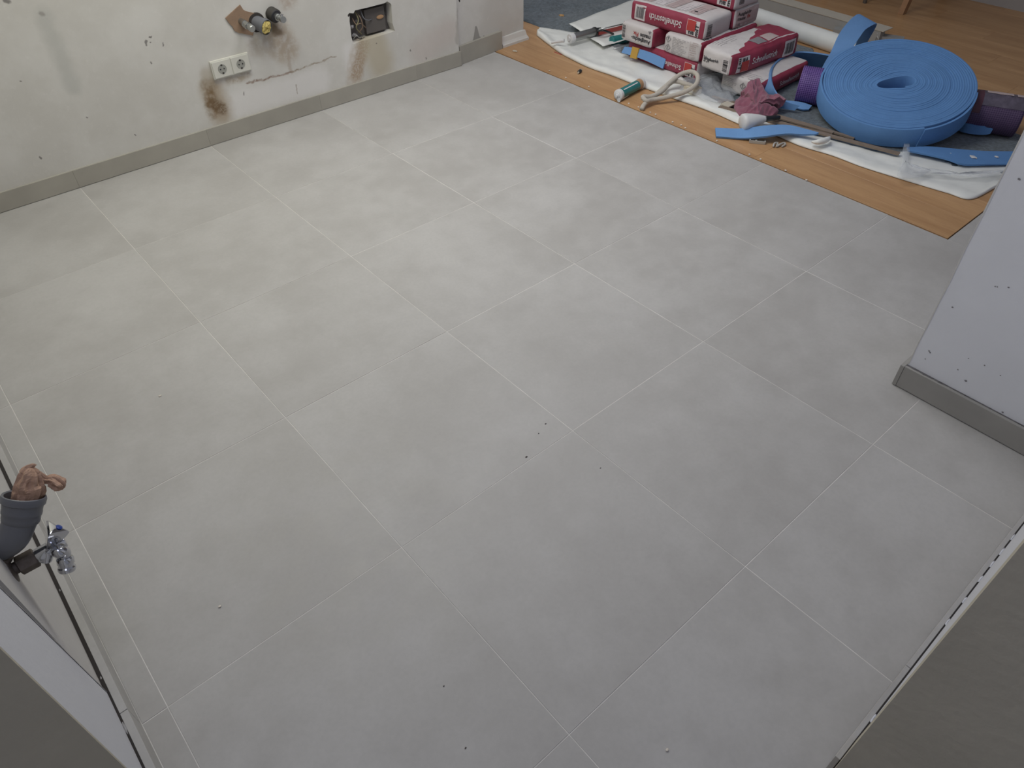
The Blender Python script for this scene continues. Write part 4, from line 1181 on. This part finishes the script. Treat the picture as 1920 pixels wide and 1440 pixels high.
# separate offcuts
def offcut(label, A, B, th=0.008, m=M_foamlight, group=None):
    o = strip('foam_offcut', [at(*p) for p in A], [at(*p) for p in B], th, m, None, n=5)
    return tag(o, label, 'foam strip', group)
offcut('light blue foam strip lying in front across the foil edge and wood strip', [(1341, 241, .022), (1390, 242, .030), (1432, 237, .050), (1475, 235.5, .052), (1510, 243, .048), (1535, 250, .046)],
       [(1342.5, 257, .008), (1390, 260, .010), (1432, 257, .034), (1472, 252, .042), (1505, 253, .040), (1530, 252.5, .044)], 0.009)
offcut('flat blue foam strip with white paint spots at the right, on the foil', [(1700, 277, .034), (1745, 276, .034), (1800, 281, .030), (1850, 284.5, .026), (1915, 285, .024)],
       [(1703, 283.5, .030), (1771, 298, .030), (1806, 309, .024), (1850, 309, .022), (1915, 308, .020)], 0.007, M_foam)
offcut('short torn blue foam piece against the right end of the purple roll', [(1790, 226, .055), (1812, 231, .062), (1835, 236, .060), (1850, 236, .062), (1862, 241, .055)],
       [(1788, 240, .020), (1808, 248, .018), (1833, 252, .020), (1848, 252, .022), (1857, 250, .030)], 0.008, M_foam)
o = strip('foam_offcut', [atx(u, v, x_) for u, v, x_ in ((1172, 88, 3.462), (1195, 91, 3.466), (1222, 99, 3.474), (1249, 111, 3.482))],
       [atx(u, v, x_) for u, v, x_ in ((1166, 99, 3.442), (1190, 106, 3.446), (1216, 116, 3.454), (1243, 129, 3.462))], 0.010, M_foamlight, None, n=5)
tag(o, 'blue foam strip with ochre tape leaning on the lowest bag', 'foam strip')
offcut('small blue foam scrap lying between the mauve cloth and the coil', [(1470, 189, .022), (1485, 190, .030), (1505, 193, .030), (1522, 199, .022)],
       [(1466, 196, .014), (1485, 201, .012), (1503, 206, .012), (1516, 206, .014)], 0.008)
# ochre tape on the leaning strip
o = strip('ochre_tape', [atx(1187, 87.5, 3.459), atx(1199, 90.5, 3.460)], [atx(1182, 108, 3.440), atx(1194, 111, 3.442)], 0.013, M_tapey, None, n=4)
tag(o, 'short ochre tape wrapped around the blue strip leaning on the bags', 'tape')
for (u, v, s) in ((1825, 294, .014), (1869, 294, .007), (1782, 288, .005)):
    c0 = at(u, v, 0.0315 if u < 1850 else 0.030)
    blob('paint_spot', c0, (s, s * 1.4, 0.003), M_wplast, [o_ for o_ in bpy.data.objects if o_.name == 'foam_offcut.001'][0], int(u))

# ------------------------------------------------------------------ purple mesh roll
pA = Vector((3.675, 0.285, 0)); pB = Vector((4.085, -0.62, 0))
roll = empty('mesh_roll', ((pA.x + pB.x) / 2, (pA.y + pB.y) / 2, 0.008), 'purple glass-fibre mesh roll lying on the felt under the blue coil', 'mesh roll')
def rh(t):
    d = min(max((t - 0.13) / 0.14, 0), max((0.80 - t) / 0.14, 0), 1); d = d * d * (3 - 2 * d)
    return 0.088 - 0.038 * d
def rollpath(t0, t1, n=24): return [Vector((pA.x + (pB.x - pA.x) * (t0 + (t1 - t0) * i / n), pA.y + (pB.y - pA.y) * (t0 + (t1 - t0) * i / n), rh(t0 + (t1 - t0) * i / n) + 0.006)) for i in range(n + 1)]
tube('mesh_winding', rollpath(0.0, 0.62), 0.088, M_purple, roll, seg=48, squash=lambda t: rh(t * 0.62) / 0.088)
tube('mesh_in_film', rollpath(0.62, 1.0), 0.089, M_purple2, roll, seg=48, squash=lambda t: rh(0.62 + t * 0.38) / 0.088)
# core hole at the left end
dr = (pA - pB).normalized()
lathe('core', rollpath(0, 1)[0] + dr * 0.0005, dr, [(0, 0.034), (0.0015, 0.034), (0.0015, 0.029), (-0.0005, 0.028)], M_dark, roll, 24)
# label band and printed film on the upper side of the right half
def wrap(name, t0, t1, a0, a1, m, off=0.0030):
    ax_ = (pB - pA).normalized(); side = Vector((-ax_.y, ax_.x, 0)); vs = []; fs = []; nt, na = 14, 12
    if side.x < 0: side = -side
    for i in range(nt + 1):
        t = t0 + (t1 - t0) * i / nt; h = rh(t)
        for j in range(na + 1):
            a = math.radians(a0 + (a1 - a0) * j / na); r = 0.089 + off; w = 0.002 * noise.noise(Vector((t * 30, a * 4, 1)))
            c0 = pA + (pB - pA) * t
            vs.append(Vector((c0.x, c0.y, h + 0.006)) + side * math.cos(a) * (r + w) + Vector((0, 0, 1)) * math.sin(a) * (h + off + .001 + w))
    for i in range(nt):
        for j in range(na): fs.append((i * (na + 1) + j, (i + 1) * (na + 1) + j, (i + 1) * (na + 1) + j + 1, i * (na + 1) + j + 1))
    o = mesh(name, vs, fs, m, roll); o['label'] = {'label_band': 'maroon printed band', 'film_sheet': 'crinkled grey film'}.get(name, 'pale printed edge'); return o
wrap('label_band', 0.66, 0.82, 60, 165, M_maroon)
wrap('film_sheet', 0.82, 1.0, 60, 142, M_greyfilm)
wrap('printed_edge', 0.83, 0.94, 70, 96, M_pinkprint, 0.0045)
wrap('printed_edge', 0.955, 1.0, 74, 96, M_pinkprint, 0.0045)

# ------------------------------------------------------------------ long tube, profiles
tA = at(1400, 26, .05); tB = at(1622, 100, .05)
dirt = (tB - tA).normalized()
pt = [tA - dirt * 0.25 + (tB - tA + dirt * 0.25) * (i / 20) for i in range(21)]
o = tube('foil_roll', pt, 0.052, M_foil, None, seg=28); autos(o, 50)
tag(o, 'long white rolled-up foil tube lying behind the bags on the wood floor', 'foil roll')
def beam(name, px0, px1, wdt, h, mtl, label, cat, extra=0.0, top=None):
    a = at(*px0, 0.0); b = at(*px1, 0.0); d = (b - a).normalized(); s = Vector((d.y, -d.x, 0))
    if s.x < 0: s = -s
    a = a - d * extra
    root = empty(name, a.lerp(b, .5), label, cat)
    vs = []; 
    for p in (a, b):
        for (o_, z) in ((0, 0.002), (0, h), (wdt, h), (wdt, 0.002)):
            q = p + s * o_; vs.append((q.x, q.y, z))
    fixn(mesh('channel', vs, [(0, 1, 2, 3), (7, 6, 5, 4), (0, 4, 5, 1), (1, 5, 6, 2), (2, 6, 7, 3), (3, 7, 4, 0)], mtl, root, smooth=False))
    if top:
        n = 20; vs = []; fs = []
        for i in range(n + 1):
            p = a.lerp(b, i / n * (1.0 + 0.012)); w0 = -0.004; w1 = wdt + 0.05 + 0.012 * noise.noise(Vector((i * .5, 2, 2)))
            zz = h + 0.003 + 0.002 * noise.noise(Vector((i * .7, 1, 5)))
            q0 = p + s * w0; q1 = p + s * w1; vs += [(q0.x, q0.y, zz), (q1.x, q1.y, zz + .002), (q0.x, q0.y, zz - 0.003), (q1.x, q1.y, zz - .001)]
            if i: c_ = 4 * (i - 1); fs += [(c_, c_ + 4, c_ + 5, c_ + 1), (c_ + 2, c_ + 3, c_ + 7, c_ + 6), (c_, c_ + 2, c_ + 6, c_ + 4), (c_ + 1, c_ + 5, c_ + 7, c_ + 3)]
        e_ = 4 * n; fs += [(0, 1, 3, 2), (e_, e_ + 2, e_ + 3, e_ + 1)]
        fixn(mesh('cream_sheet', vs, fs, top, root, smooth=False))
    return root
beam('drywall_channel', (1440, 22), (1645, 82), 0.05, 0.070, M_greyprof, 'long grey channel topped with a cream board edge, behind the white roll', 'channel', 0.5, M_creamboard)
beam('metal_profile', (1560, 66), (1690, 86), 0.06, 0.035, M_greyprof, 'low grey profile sticking out beyond the cream topped channel end', 'profile', 0.0)
o = tube('wire_hook', spline([at(1643, 70, .03), at(1641, 76, .04), at(1645, 80, .045), at(1648, 76, .04), at(1646, 70, .05), at(1645, 62, .07)], 5), 0.0022, M_steel, None, seg=8)
tag(o, 'small bent wire hook at the end of the grey channel', 'hook')

# brown flat profiles under the coil front
def lath(label, a, b, wdt, h=0.007, z=0.010, m=M_stripbr):
    A0 = at(*a, z); B0 = at(*b, z); d = (B0 - A0).normalized(); s = Vector((-d.y, d.x, 0)) * wdt
    if s.x < 0: s = -s
    vs = [A0, B0, B0 + s, A0 + s]; vs = [Vector((v.x, v.y, z)) for v in vs] + [Vector((v.x, v.y, z + h)) for v in vs]
    o = fixn(mesh('brown_lath', vs, [(0, 1, 5, 4), (1, 2, 6, 5), (2, 3, 7, 6), (3, 0, 4, 7), (4, 5, 6, 7), (3, 2, 1, 0)], m, None, smooth=False))
    tag(o, label, 'lath', 'brown laths along the foil'); return o
lath('longest brown lath, nearest the foil, ending beside clear tape', (1346, 203), (1684, 292), 0.026, z=0.022)
lath('middle brown lath running from under the mauve cloth to the coil', (1345, 192), (1560, 252), 0.020, z=0.016)
lath('brown lath farthest from the foil, its left end under clear film', (1334, 183), (1600, 262), 0.018, z=0.014)
c_ = at(1368, 195, .03); d_ = (at(1368, 195, .03) - at(1376, 203, .03))
o = box('white_chip', c_ - Vector((.035, .02, .004)), c_ + Vector((.02, .03, .002)), M_creamboard, None, bev=0.002)
tag(o, 'thin pale offcut lying on the brown laths left of the mauve cloth', 'offcut')

# ------------------------------------------------------------------ cartridges, gun
def cartridge(label, a, b, r, col, capcol, endcol, nozzle=False, nz_dir=None):
    d = (b - a); L = d.length; d.normalize()
    root = empty('sealant_cartridge', a.lerp(b, .5), label, 'cartridge')
    root.location.z = 0.003
    bpy.context.view_layer.update()
    lathe('tube', a, d, [(0, r), (L * .78, r), (L * .78, r * .97)], col, root, 28)
    lathe('end_band', a + d * L * .78, d, [(0, r * 1.005), (L * .14, r * 1.005)], endcol, root, 28)
    lathe('end_rim', a + d * L * .92, d, [(0, r * 1.12), (L * .08, r * 1.12), (L * .08, r * .93), (L * .03, r * .9)], M_wplast, root, 28)
    lathe('cap', a, -d, [(-0.012, r * 1.09), (0.004, r * 1.09), (0.007, r * .98), (0.009, r * .55), (0.013, r * .5), (0.014, r * .30), (0.022, r * .27)], capcol, root, 28)
    return root, d, L
a = at(1160, 178, .030); b = at(1203, 155.5, .030)
ct, d, L = cartridge('teal and white sealant cartridge lying on the wood strip by the tile edge', a, b, 0.0255, M_teal, M_wplast, M_tan)
lathe('spare_nozzle', at(1160, 188, .012), (at(1186, 174, .014) - at(1160, 188, .012)), [(0, 0.0105), (0.003, 0.0105), (0.006, 0.008), (0.085, 0.0035)], M_wplast, ct, 16)
w_ = Vector((-.35, -.4, 1)); w_ = (w_ - d * w_.dot(d)).normalized(); sd_ = d.cross(w_)
for off in (-0.35, 0.15):
    vs = []; fs = []
    for i in range(7):
        for j in range(3):
            aa = off + 0.22 * (j - 1) * 0.5; vs.append(a + d * (L * (.12 + .6 * i / 6)) + (w_ * math.cos(aa) + sd_ * math.sin(aa)) * 0.0259)
    for i in range(6):
        for j in range(2): fs.append((i * 3 + j, i * 3 + j + 1, i * 3 + j + 4, i * 3 + j + 3))
    if off > 0: mesh('print_stripe', vs, fs, M_wprint, ct)
a = at(1148, 74, .045); b = at(1176, 70, .055)
a2_ = at(1147, 77, .035)
ct2, d, L = cartridge('dark green sealant cartridge lying between foil and bags', at(1148, 77, .032), at(1180, 70, .032), 0.026, M_teal, M_teal, M_greyp)
# caulking gun with a white and grey cartridge
g0 = at(1070, 72, .060); g1 = at(1114, 60, .060); gd = (g1 - g0).normalized(); gl = (g1 - g0).length
gun = empty('caulking_gun', (g0.x, g0.y, 0.03), 'caulking gun with red bar and white nosed cartridge lying on the rolled foil', 'caulking gun')
bpy.context.view_layer.update()
lathe('cartridge', g0, gd, [(0, 0.024), (gl, 0.024), (gl + .004, 0.022)], M_greyp if False else M_steel, gun, 26)
lathe('white_collar', g0, -gd, [(-0.020, 0.0265), (0.004, 0.0265), (0.009, 0.024), (0.010, 0.012), (0.016, 0.0115)], M_wplast, gun, 26)
n0 = at(1058, 76, .060); n1 = at(1034, 80, .040)
lathe('nozzle', n0, n1 - n0, [(0, 0.010), (0.006, 0.0105), (0.012, 0.009), ((n1 - n0).length, 0.006)], M_wplast, gun, 16)
lathe('piston_bracket', g1, gd, [(0, 0.027), (0.010, 0.027), (0.014, 0.020), (0.05, 0.016), (0.052, 0.010)], M_blackp, gun, 16)
h0 = at(1122, 62, .055); h1 = at(1170, 51, .055)
d = (h1 - h0).normalized(); s = Vector((-d.y, d.x, 0)).normalized()
strip('red_bar', [h0 + Vector((0, 0, .011)), h0.lerp(h1, .5) + Vector((0, 0, .010)), h1 + Vector((0, 0, .012))], [h0 - Vector((0, 0, .011)), h0.lerp(h1, .5) - Vector((0, 0, .010)), h1 - Vector((0, 0, .010))], 0.012, M_redmetal, gun, n=4)
tube('trigger', spline([at(1120, 58, .075), at(1132, 57, .085), at(1143, 61, .06), at(1150, 64, .04)], 6), 0.006, M_blackp, gun, seg=10)
tube('rod', [h0 + Vector((0, 0, .02)), h1 + Vector((0, 0, .02))], 0.0035, M_steel, gun, seg=10)
tube('brace_rod', spline([at(1150, 92, .02), at(1175, 86, .03), at(1196, 80, .04)], 4), 0.004, M_steel, gun, seg=8).name = 'rod'
# torn printed film scraps between foil and the bags
o = mesh('film_scrap', [at(1146, 86, .03), at(1160, 82, .04), at(1180, 86, .035), at(1176, 96, .02), at(1162, 99, .018), at(1150, 95, .02), at(1165, 90, .045)],
     [(0, 1, 6), (1, 2, 6), (2, 3, 6), (3, 4, 6), (4, 5, 6), (5, 0, 6)], M_film, None, smooth=False)
tag(o, 'crumpled clear film scrap beside the green cartridge', 'film')

# ------------------------------------------------------------------ rope
rp = [(1203, 205, .010), (1208, 196, .022), (1222, 184, .030), (1250, 160, .055), (1275, 140, .085), (1297, 134.5, .100), (1308, 143, .095), (1305, 158, .075), (1285, 172, .050), (1255, 181, .035), (1225, 187, .028), (1213, 189, .036), (1206, 184, .042), (1207, 181, .046), (1220, 181, .040), (1240, 172, .045), (1262, 153, .055), (1285, 157, .055), (1304, 164, .045), (1308, 168, .040)]
o = tube('rope', spline([at(*p) for p in rp], 10), 0.0115, M_rope, None, seg=12)
tag(o, 'cream coloured rope tied in a loop, hanging over the foil edge to the tiles', 'rope')
# small cream block under the loop
bA = at(1288, 176, .012)
o = box('cream_block', (bA.x, bA.y - .055, 0.012), (bA.x + .05, bA.y + .03, 0.050), M_cream, None, bev=0.006, segs=3)
tag(o, 'small cream plastic block on the foil under the rope loop', 'block')

# ------------------------------------------------------------------ clear film over the felt
poly = [(1282, 152), (1305, 146), (1335, 143), (1372, 150), (1394, 163), (1388, 178), (1372, 190), (1376, 197), (1348, 203), (1318, 193), (1288, 184), (1272, 176)]
def heap(name, poly, cpx, zc, zf, mtl, rings=14, per=8, sd=0.0, amp=0.02, fr=14.0, thick=0.001):
    P = [at(*p, 0.0) for p in poly]; P.append(P[0]); n = len(P) - 1
    B = []
    for i in range(n):
        for k_ in range(per):
            B.append(P[i].lerp(P[i + 1], k_ / per))
    c0 = at(*cpx, 0.0); m_ = len(B); vs = []; fs = []
    for r_ in range(rings + 1):
        t = r_ / rings
        for i, b in enumerate(B):
            p = b.lerp(c0, t)
            n1 = abs(noise.noise(Vector((p.x * fr + sd, p.y * fr, sd)))); n2 = abs(noise.noise(Vector((p.x * fr * 2.3, p.y * fr * 2.3 + sd, 3))))
            z = zf(t, p) + amp * (0.9 * n1 + 0.5 * n2) * min(1, 0.25 + t * 2)
            q = c0 - CAM
            vs.append(Vector((p.x, p.y, max(z, 0.004))))
    for r_ in range(rings):
        for i in range(m_):
            j = (i + 1) % m_; fs.append((r_ * m_ + i, r_ * m_ + j, (r_ + 1) * m_ + j, (r_ + 1) * m_ + i))
    fs.append(tuple(rings * m_ + i for i in range(m_)))
    o = mesh(name, vs, fs, mtl, None)
    md = o.modifiers.new('t', 'SOLIDIFY'); md.thickness = thick
    return o
o = heap('clear_film', poly, (1330, 172), .03, lambda t, p: 0.018 + 0.03 * t, M_film, amp=0.040, sd=2.0, fr=8)
tag(o, 'crumpled clear plastic film in front of the lower bag', 'film')
o = heap('clear_tape', [(1690, 283), (1700, 281), (1700, 300), (1697, 318), (1706, 328), (1740, 334), (1722, 346), (1700, 350), (1684, 350), (1676, 344), (1680, 332), (1687, 318), (1686, 300)], (1692, 318), .03, lambda t, p: 0.036, M_film, amp=0.008, sd=5.0, fr=40, rings=5)
tag(o, 'strip of clear tape stuck across the right part of the long foil', 'tape')
o = heap('tape_crinkle', [(1706, 336), (1740, 328), (1775, 334), (1800, 340), (1860, 336), (1884, 330), (1880, 337), (1840, 346), (1790, 343), (1745, 338)], (1790, 339), .03, lambda t, p: 0.030, M_film, amp=0.014, sd=9.0, fr=40, rings=4)
tag(o, 'crinkled clear tape running along the foil to its right end', 'tape')

# ------------------------------------------------------------------ mauve cloth
poly = [(1376, 203, .03), (1378, 190, .035), (1388, 181, .045), (1389, 172, .075), (1399, 164, .10), (1402, 155, .115), (1410, 149, .12), (1424, 148, .12), (1430, 158, .115), (1434, 169, .10), (1442, 178, .085), (1458, 174, .09), (1475, 185, .085), (1463, 193, .065), (1461, 200, .05), (1450, 199, .04), (1460, 209, .035), (1444, 217, .03), (1422, 222, .03), (1400, 221, .03), (1386, 216, .03)]
def cloth_shift(o):
    return o
def zf(t, p):
    return 0.030 + 0.050 * (t ** 0.7)
def heap2(name, poly, cpx, mtl, sd, base, top, amp, fr, rings=22, per=9):
    # outline traced at its own height, fold ridges as real displacement
    n = len(poly); c0 = at(*cpx, 0.075); B = []
    for i in range(n):
        a_, b_ = at(*poly[i]), at(*poly[(i + 1) % n])
        for k_ in range(per): B.append(a_.lerp(b_, k_ / per))
    m_ = len(B); vs = []; fs = []
    for r_ in range(rings + 1):
        t = r_ / rings
        for b in B:
            p = b.lerp(c0, t)
            wv = noise.noise_vector(Vector((p.x * 7 + sd, p.y * 7, sd)))
            n1 = 1 - 3.2 * abs(noise.noise(Vector((p.x * fr + wv.x * 3, p.y * fr * 0.5 + wv.y * 3, sd))))
            n2 = 1 - 3 * abs(noise.noise(Vector((p.x * fr * 2.4 + wv.y * 5, p.y * fr * 1.2 + wv.x * 4, 3 + sd))))
            z = p.z + amp * (n1 * 0.8 + n2 * 0.4) * min(1, .3 + t * 4)
            vs.append(Vector((p.x, p.y, max(z, 0.006))))
    for r_ in range(rings):
        for i in range(m_):
            j = (i + 1) % m_; fs.append((r_ * m_ + i, r_ * m_ + j, (r_ + 1) * m_ + j, (r_ + 1) * m_ + i))
    fs.append(tuple(rings * m_ + i for i in range(m_)))
    # skirt down
    b0 = len(vs)
    vs += [Vector((v.x, v.y, max(0.004, v.z - 0.03))) + (c0 - v) * 0.06 for v in vs[:m_]]
    for i in range(m_): fs.append((i, b0 + i, b0 + (i + 1) % m_, (i + 1) % m_))
    return mesh(name, vs, fs, mtl, None)
o = heap2('cleaning_cloth', poly, (1420, 196), M_cloth, 3.3, 0.028, 0.058, 0.016, 15.0)
tag(o, 'crumpled mauve cloth between the clear film and the blue coil', 'cloth')

# ------------------------------------------------------------------ white bell-shaped tool head with black grip
b0 = at(1391, 230, .055); b1 = at(1434, 223, .060); bd_ = (b1 - b0).normalized(); bl = (b1 - b0).length
bell = empty('white_bell_tool', (b0.x, b0.y, 0.03), 'white flared plastic head with a black grip lying on the blue strip', 'tool')
bpy.context.view_layer.update()
lathe('head', b0, bd_, [(-0.004, 0.0), (-0.003, 0.020), (0.0, 0.034), (0.006, 0.0395), (0.018, 0.0400), (bl * .45, 0.034), (bl * .75, 0.025), (bl * .95, 0.0165), (bl, 0.0145)], M_wplast, bell, 28)
b2 = at(1462, 220, .045); gd2 = (b2 - b1).normalized(); gl2 = (b2 - b1).length
lathe('grip', b1 - gd2 * .004, gd2, [(0, 0.0135), (0.006, 0.0155), (0.020, 0.0145), (0.022, 0.0125), (gl2 * .7, 0.0125), (gl2, 0.009), (gl2 + .004, 0.005)], M_blackp, bell, 18)
lathe('screw', b1 + Vector((-.004, -.006, .012)), (-.3, -.4, 1), [(0, 0.003), (0.003, 0.0025)], M_steel, bell, 10)

# ------------------------------------------------------------------ little things on the wood strip
c0 = at(1087, 134, .008)
kn = empty('small_black_tool', (c0.x, c0.y, 0.002), 'small black clip with pale tips lying on the wood strip near the foil', 'clip')
d = (at(1094, 126, .008) - at(1078, 141, .008)).normalized()
lathe('body', c0 - d * 0.018, d, [(0, 0.004), (0.004, 0.009), (0.012, 0.0105), (0.026, 0.010), (0.034, 0.0075), (0.036, 0.005)], M_blackp, kn, 14)
lathe('pale_tip', c0 - d * 0.027, d, [(0, 0.004), (0.009, 0.0055)], M_cream, kn, 10)
lathe('pale_tip', c0 + d * 0.018, d, [(0, 0.0055), (0.010, 0.0045)], M_cream, kn, 10)
def clip(name, label, pts, w, group=None):
    root = empty(name, at(*pts[0], 0.001), label, 'clip', group)
    bpy.context.view_layer.update()
    return root
c1 = clip('levelling_clip', 'grey plastic levelling clip with an open square end beside the blue strip', [(1419, 264)], 0)
p0_, p1_ = at(1406, 264, .006), at(1434, 267, .006); dd = (p1_ - p0_).normalized(); ss = Vector((-dd.y, dd.x, 0))
def bar(parent, a, b, w, h, m, z0=0.002, name='bar'):
    d = (b - a); d.z = 0; d.normalize(); s = Vector((-d.y, d.x, 0)) * w / 2
    vs = [a + s, a - s, b - s, b + s]; vs = [Vector((v.x, v.y, z0)) for v in vs] + [Vector((v.x, v.y, z0 + h)) for v in vs]
    return fixn(mesh(name, vs, [(0, 1, 5, 4), (1, 2, 6, 5), (2, 3, 7, 6), (3, 0, 4, 7), (4, 5, 6, 7), (3, 2, 1, 0)], m, parent, smooth=False))
L = (p1_ - p0_).length; w = 0.026
bar(c1, p0_ + ss * w / 2, p0_ + ss * w / 2 + dd * L * .42, 0.006, 0.012, M_clip); bar(c1, p0_ - ss * w / 2, p1_ - ss * w / 2, 0.006, 0.012, M_clip)
bar(c1, p0_ - ss * w * .6, p0_ + ss * w * .6, 0.006, 0.012, M_clip); bar(c1, p0_ + dd * L * .40 - ss * w * .6, p0_ + dd * L * .40 + ss * w * .6, 0.008, 0.014, M_clip)
bar(c1, p0_ + dd * L * .42 + ss * w * .05, p1_ + ss * w * .05, 0.010, 0.008, M_clip); bar(c1, p1_ - ss * w * .55, p1_ + ss * w * .4, 0.006, 0.013, M_clip)
c2 = clip('levelling_clip', 'small grey bent clip lying right of the other clip on the wood', [(1460, 271)], 0)
tube('bent_bar', spline([at(1450, 275, .008), at(1452, 269, .012), at(1458, 268, .008), at(1456, 275, .008)], 5), 0.0045, M_clip, c2, seg=8)
tube('bent_bar', spline([at(1457, 275, .006), at(1462, 271, .010), at(1470, 268, .010), at(1472, 271, .008), at(1466, 275, .006)], 5), 0.0045, M_clip, c2, seg=8)
c0 = at(1053, 29, .014)
o = blob('peel_piece', c0, (0.016, 0.026, 0.008), M_peel, None, 7); tag(o, 'small ochre peel lying on the grey felt near the wall corner', 'peel')
# paper/foil flap hole in the foil at the right
o = tube('foil_bump', spline([at(1522, 266, .038), at(1535, 266, .046), at(1550, 262, .044), at(1556, 257, .036)], 6), lambda t: 0.004 + 0.010 * math.sin(t * math.pi), M_foil, None, seg=12)
o.name = 'foil_fold'; o.parent = foil; o.location = o.location - foil.location
# crumbs along the tile edge
random.seed(3)
crumbs = [(1061, 146), (1104, 163), (1179, 194), (1197, 201), (1219, 211), (1229, 215), (1261, 229), (1277, 235), (1285, 240), (1344, 264), (1405, 290), (1426, 299), (1473, 320), (1030, 133), (1512, 338)]
for i, (u, v) in enumerate(crumbs):
    o = blob('grout_crumb', at(u, v, .003) , (0.0045, 0.006, 0.004), M_crumb, None, i); o.location.z = 0.0003
    tag(o, 'tiny white crumb in the dark joint between tiles and wood strip', 'crumb', 'white crumbs in the joint by the wood')
for i, (u, v, s, lab) in enumerate(((300, 742, .006, 'tiny white crumb alone on the left half of the tiled floor'), (412, 1137, .005, 'tiny pale splinter on the tile in front of the left wall'),
        (1251, 1406, .005, 'tiny pale crumb on the tiles near the bottom of the picture'))):
    o = blob('floor_crumb', at(u, v, .002), (s * .9, s * .6, 0.0018), M_crumb, None, 90 + i); o.location.z = 0.0003; tag(o, lab, 'crumb')
for i, (u, v, s, lab) in enumerate(((987, 856, .006, 'tiny dark splinter beside the grout line in the middle of the floor'), (1023, 794, .004, 'tiny dark grain above the dark splinter, mid floor'), (1010, 812, .003, 'smaller dark grain between splinter and grain, mid floor'), (873, 1402, .0035, 'tiny dark grain on the tile at the bottom edge of the picture'), (832, 1286, .003, 'tiny dark grain on the near middle tile'), (1126, 877, .003, 'tiny dark grain right of the crossing grout lines mid floor'))):
    o = blob('dark_grain', at(u, v, .002), (s * .8, s * .45, 0.001), M_speck, None, 70 + i); o.location.z = 0.0002; tag(o, lab, 'grain')
c0 = at(965, 95, .006)
o = blob('pale_chip', c0, (0.012, 0.022, 0.003), M_cream, None, 5); o.location.z = 0.0015; tag(o, 'pale wood chip on the wood strip by the white baseboard', 'chip')
# dirt marks: red pencil stroke on the wood
o = box('red_mark', at(1046, 100, .0015) - Vector((.004, .03, .0005)), at(1046, 100, .0015) + Vector((.004, .03, .0006)), M_redmetal, None); tag(o, 'short red crayon scrap on the wood strip beside the foil', 'crayon')

# ------------------------------------------------------------------ chairs of the next room, only feet in view
def leg_chair(label, foot, legmat, rleg, lean, name, h=0.45, metal=False, ang=0.0, W_=0.42, cat='chair', topn='seat'):
    f = at(*foot, 0.0); root = empty(name, f, label, cat, None, ang)
    bpy.context.view_layer.update()
    M_ = root.matrix_world
    for (dx, dy) in ((0, 0), (W_, 0), (0, W_), (W_, W_)):
        lx = lean[0] * (1 if dx == 0 else -1); ly = lean[1] * (1 if dy == 0 else -1)
        a = M_ @ Vector((dx, dy, 0.002)); b = M_ @ Vector((dx + lx, dy + ly, h - 0.02))
        if metal:
            tube('leg', [a, b], rleg, legmat, root, seg=14)
            lathe('leg_cap', a - Vector((0, 0, 0.001)), (0, 0, 1), [(0, rleg * 1.2), (0.03, rleg * 1.2)], M_blackp if False else M_dirtnut, root, 14)
        else:
            s = rleg; vs = []
            for (p, k_) in ((a, 0.8), (b, 1.15)):
                vs += [p + Vector((-s * k_, -s * k_ * .7, 0)), p + Vector((s * k_, -s * k_ * .7, 0)), p + Vector((s * k_, s * k_ * .7, 0)), p + Vector((-s * k_, s * k_ * .7, 0))]
            o = fixn(mesh('leg', vs, [(3, 2, 1, 0), (4, 5, 6, 7)] + [(i, (i + 1) % 4, 4 + (i + 1) % 4, 4 + i) for i in range(4)], legmat, root, smooth=False))
    c = [M_ @ Vector(p) for p in ((-.03, -.03, h - .02), (W_ + .03, -.03, h - .02), (W_ + .03, W_ + .03, h - .02), (-.03, W_ + .03, h - .02))]
    vs = c + [p + Vector((0, 0, .03)) for p in c]
    fixn(mesh(topn, vs, [(3, 2, 1, 0), (4, 5, 6, 7)] + [(i, (i + 1) % 4, 4 + (i + 1) % 4, 4 + i) for i in range(4)], legmat if not metal else M_blackp, root, smooth=False))
    return root
leg_chair('beech wood table, only one tapered foot showing at the top right of the picture', (1691, 26), M_chairwood, 0.030, (0.07, -0.05), 'wooden_table', h=0.74, W_=0.56, cat='table', topn='table_top')
leg_chair('slim steel legged chair, one foot tip showing at the top left of the wooden foot', (1621, 6), M_steel, 0.011, (0.0, 0.0), 'steel_chair', metal=True, ang=math.radians(0), W_=0.38)
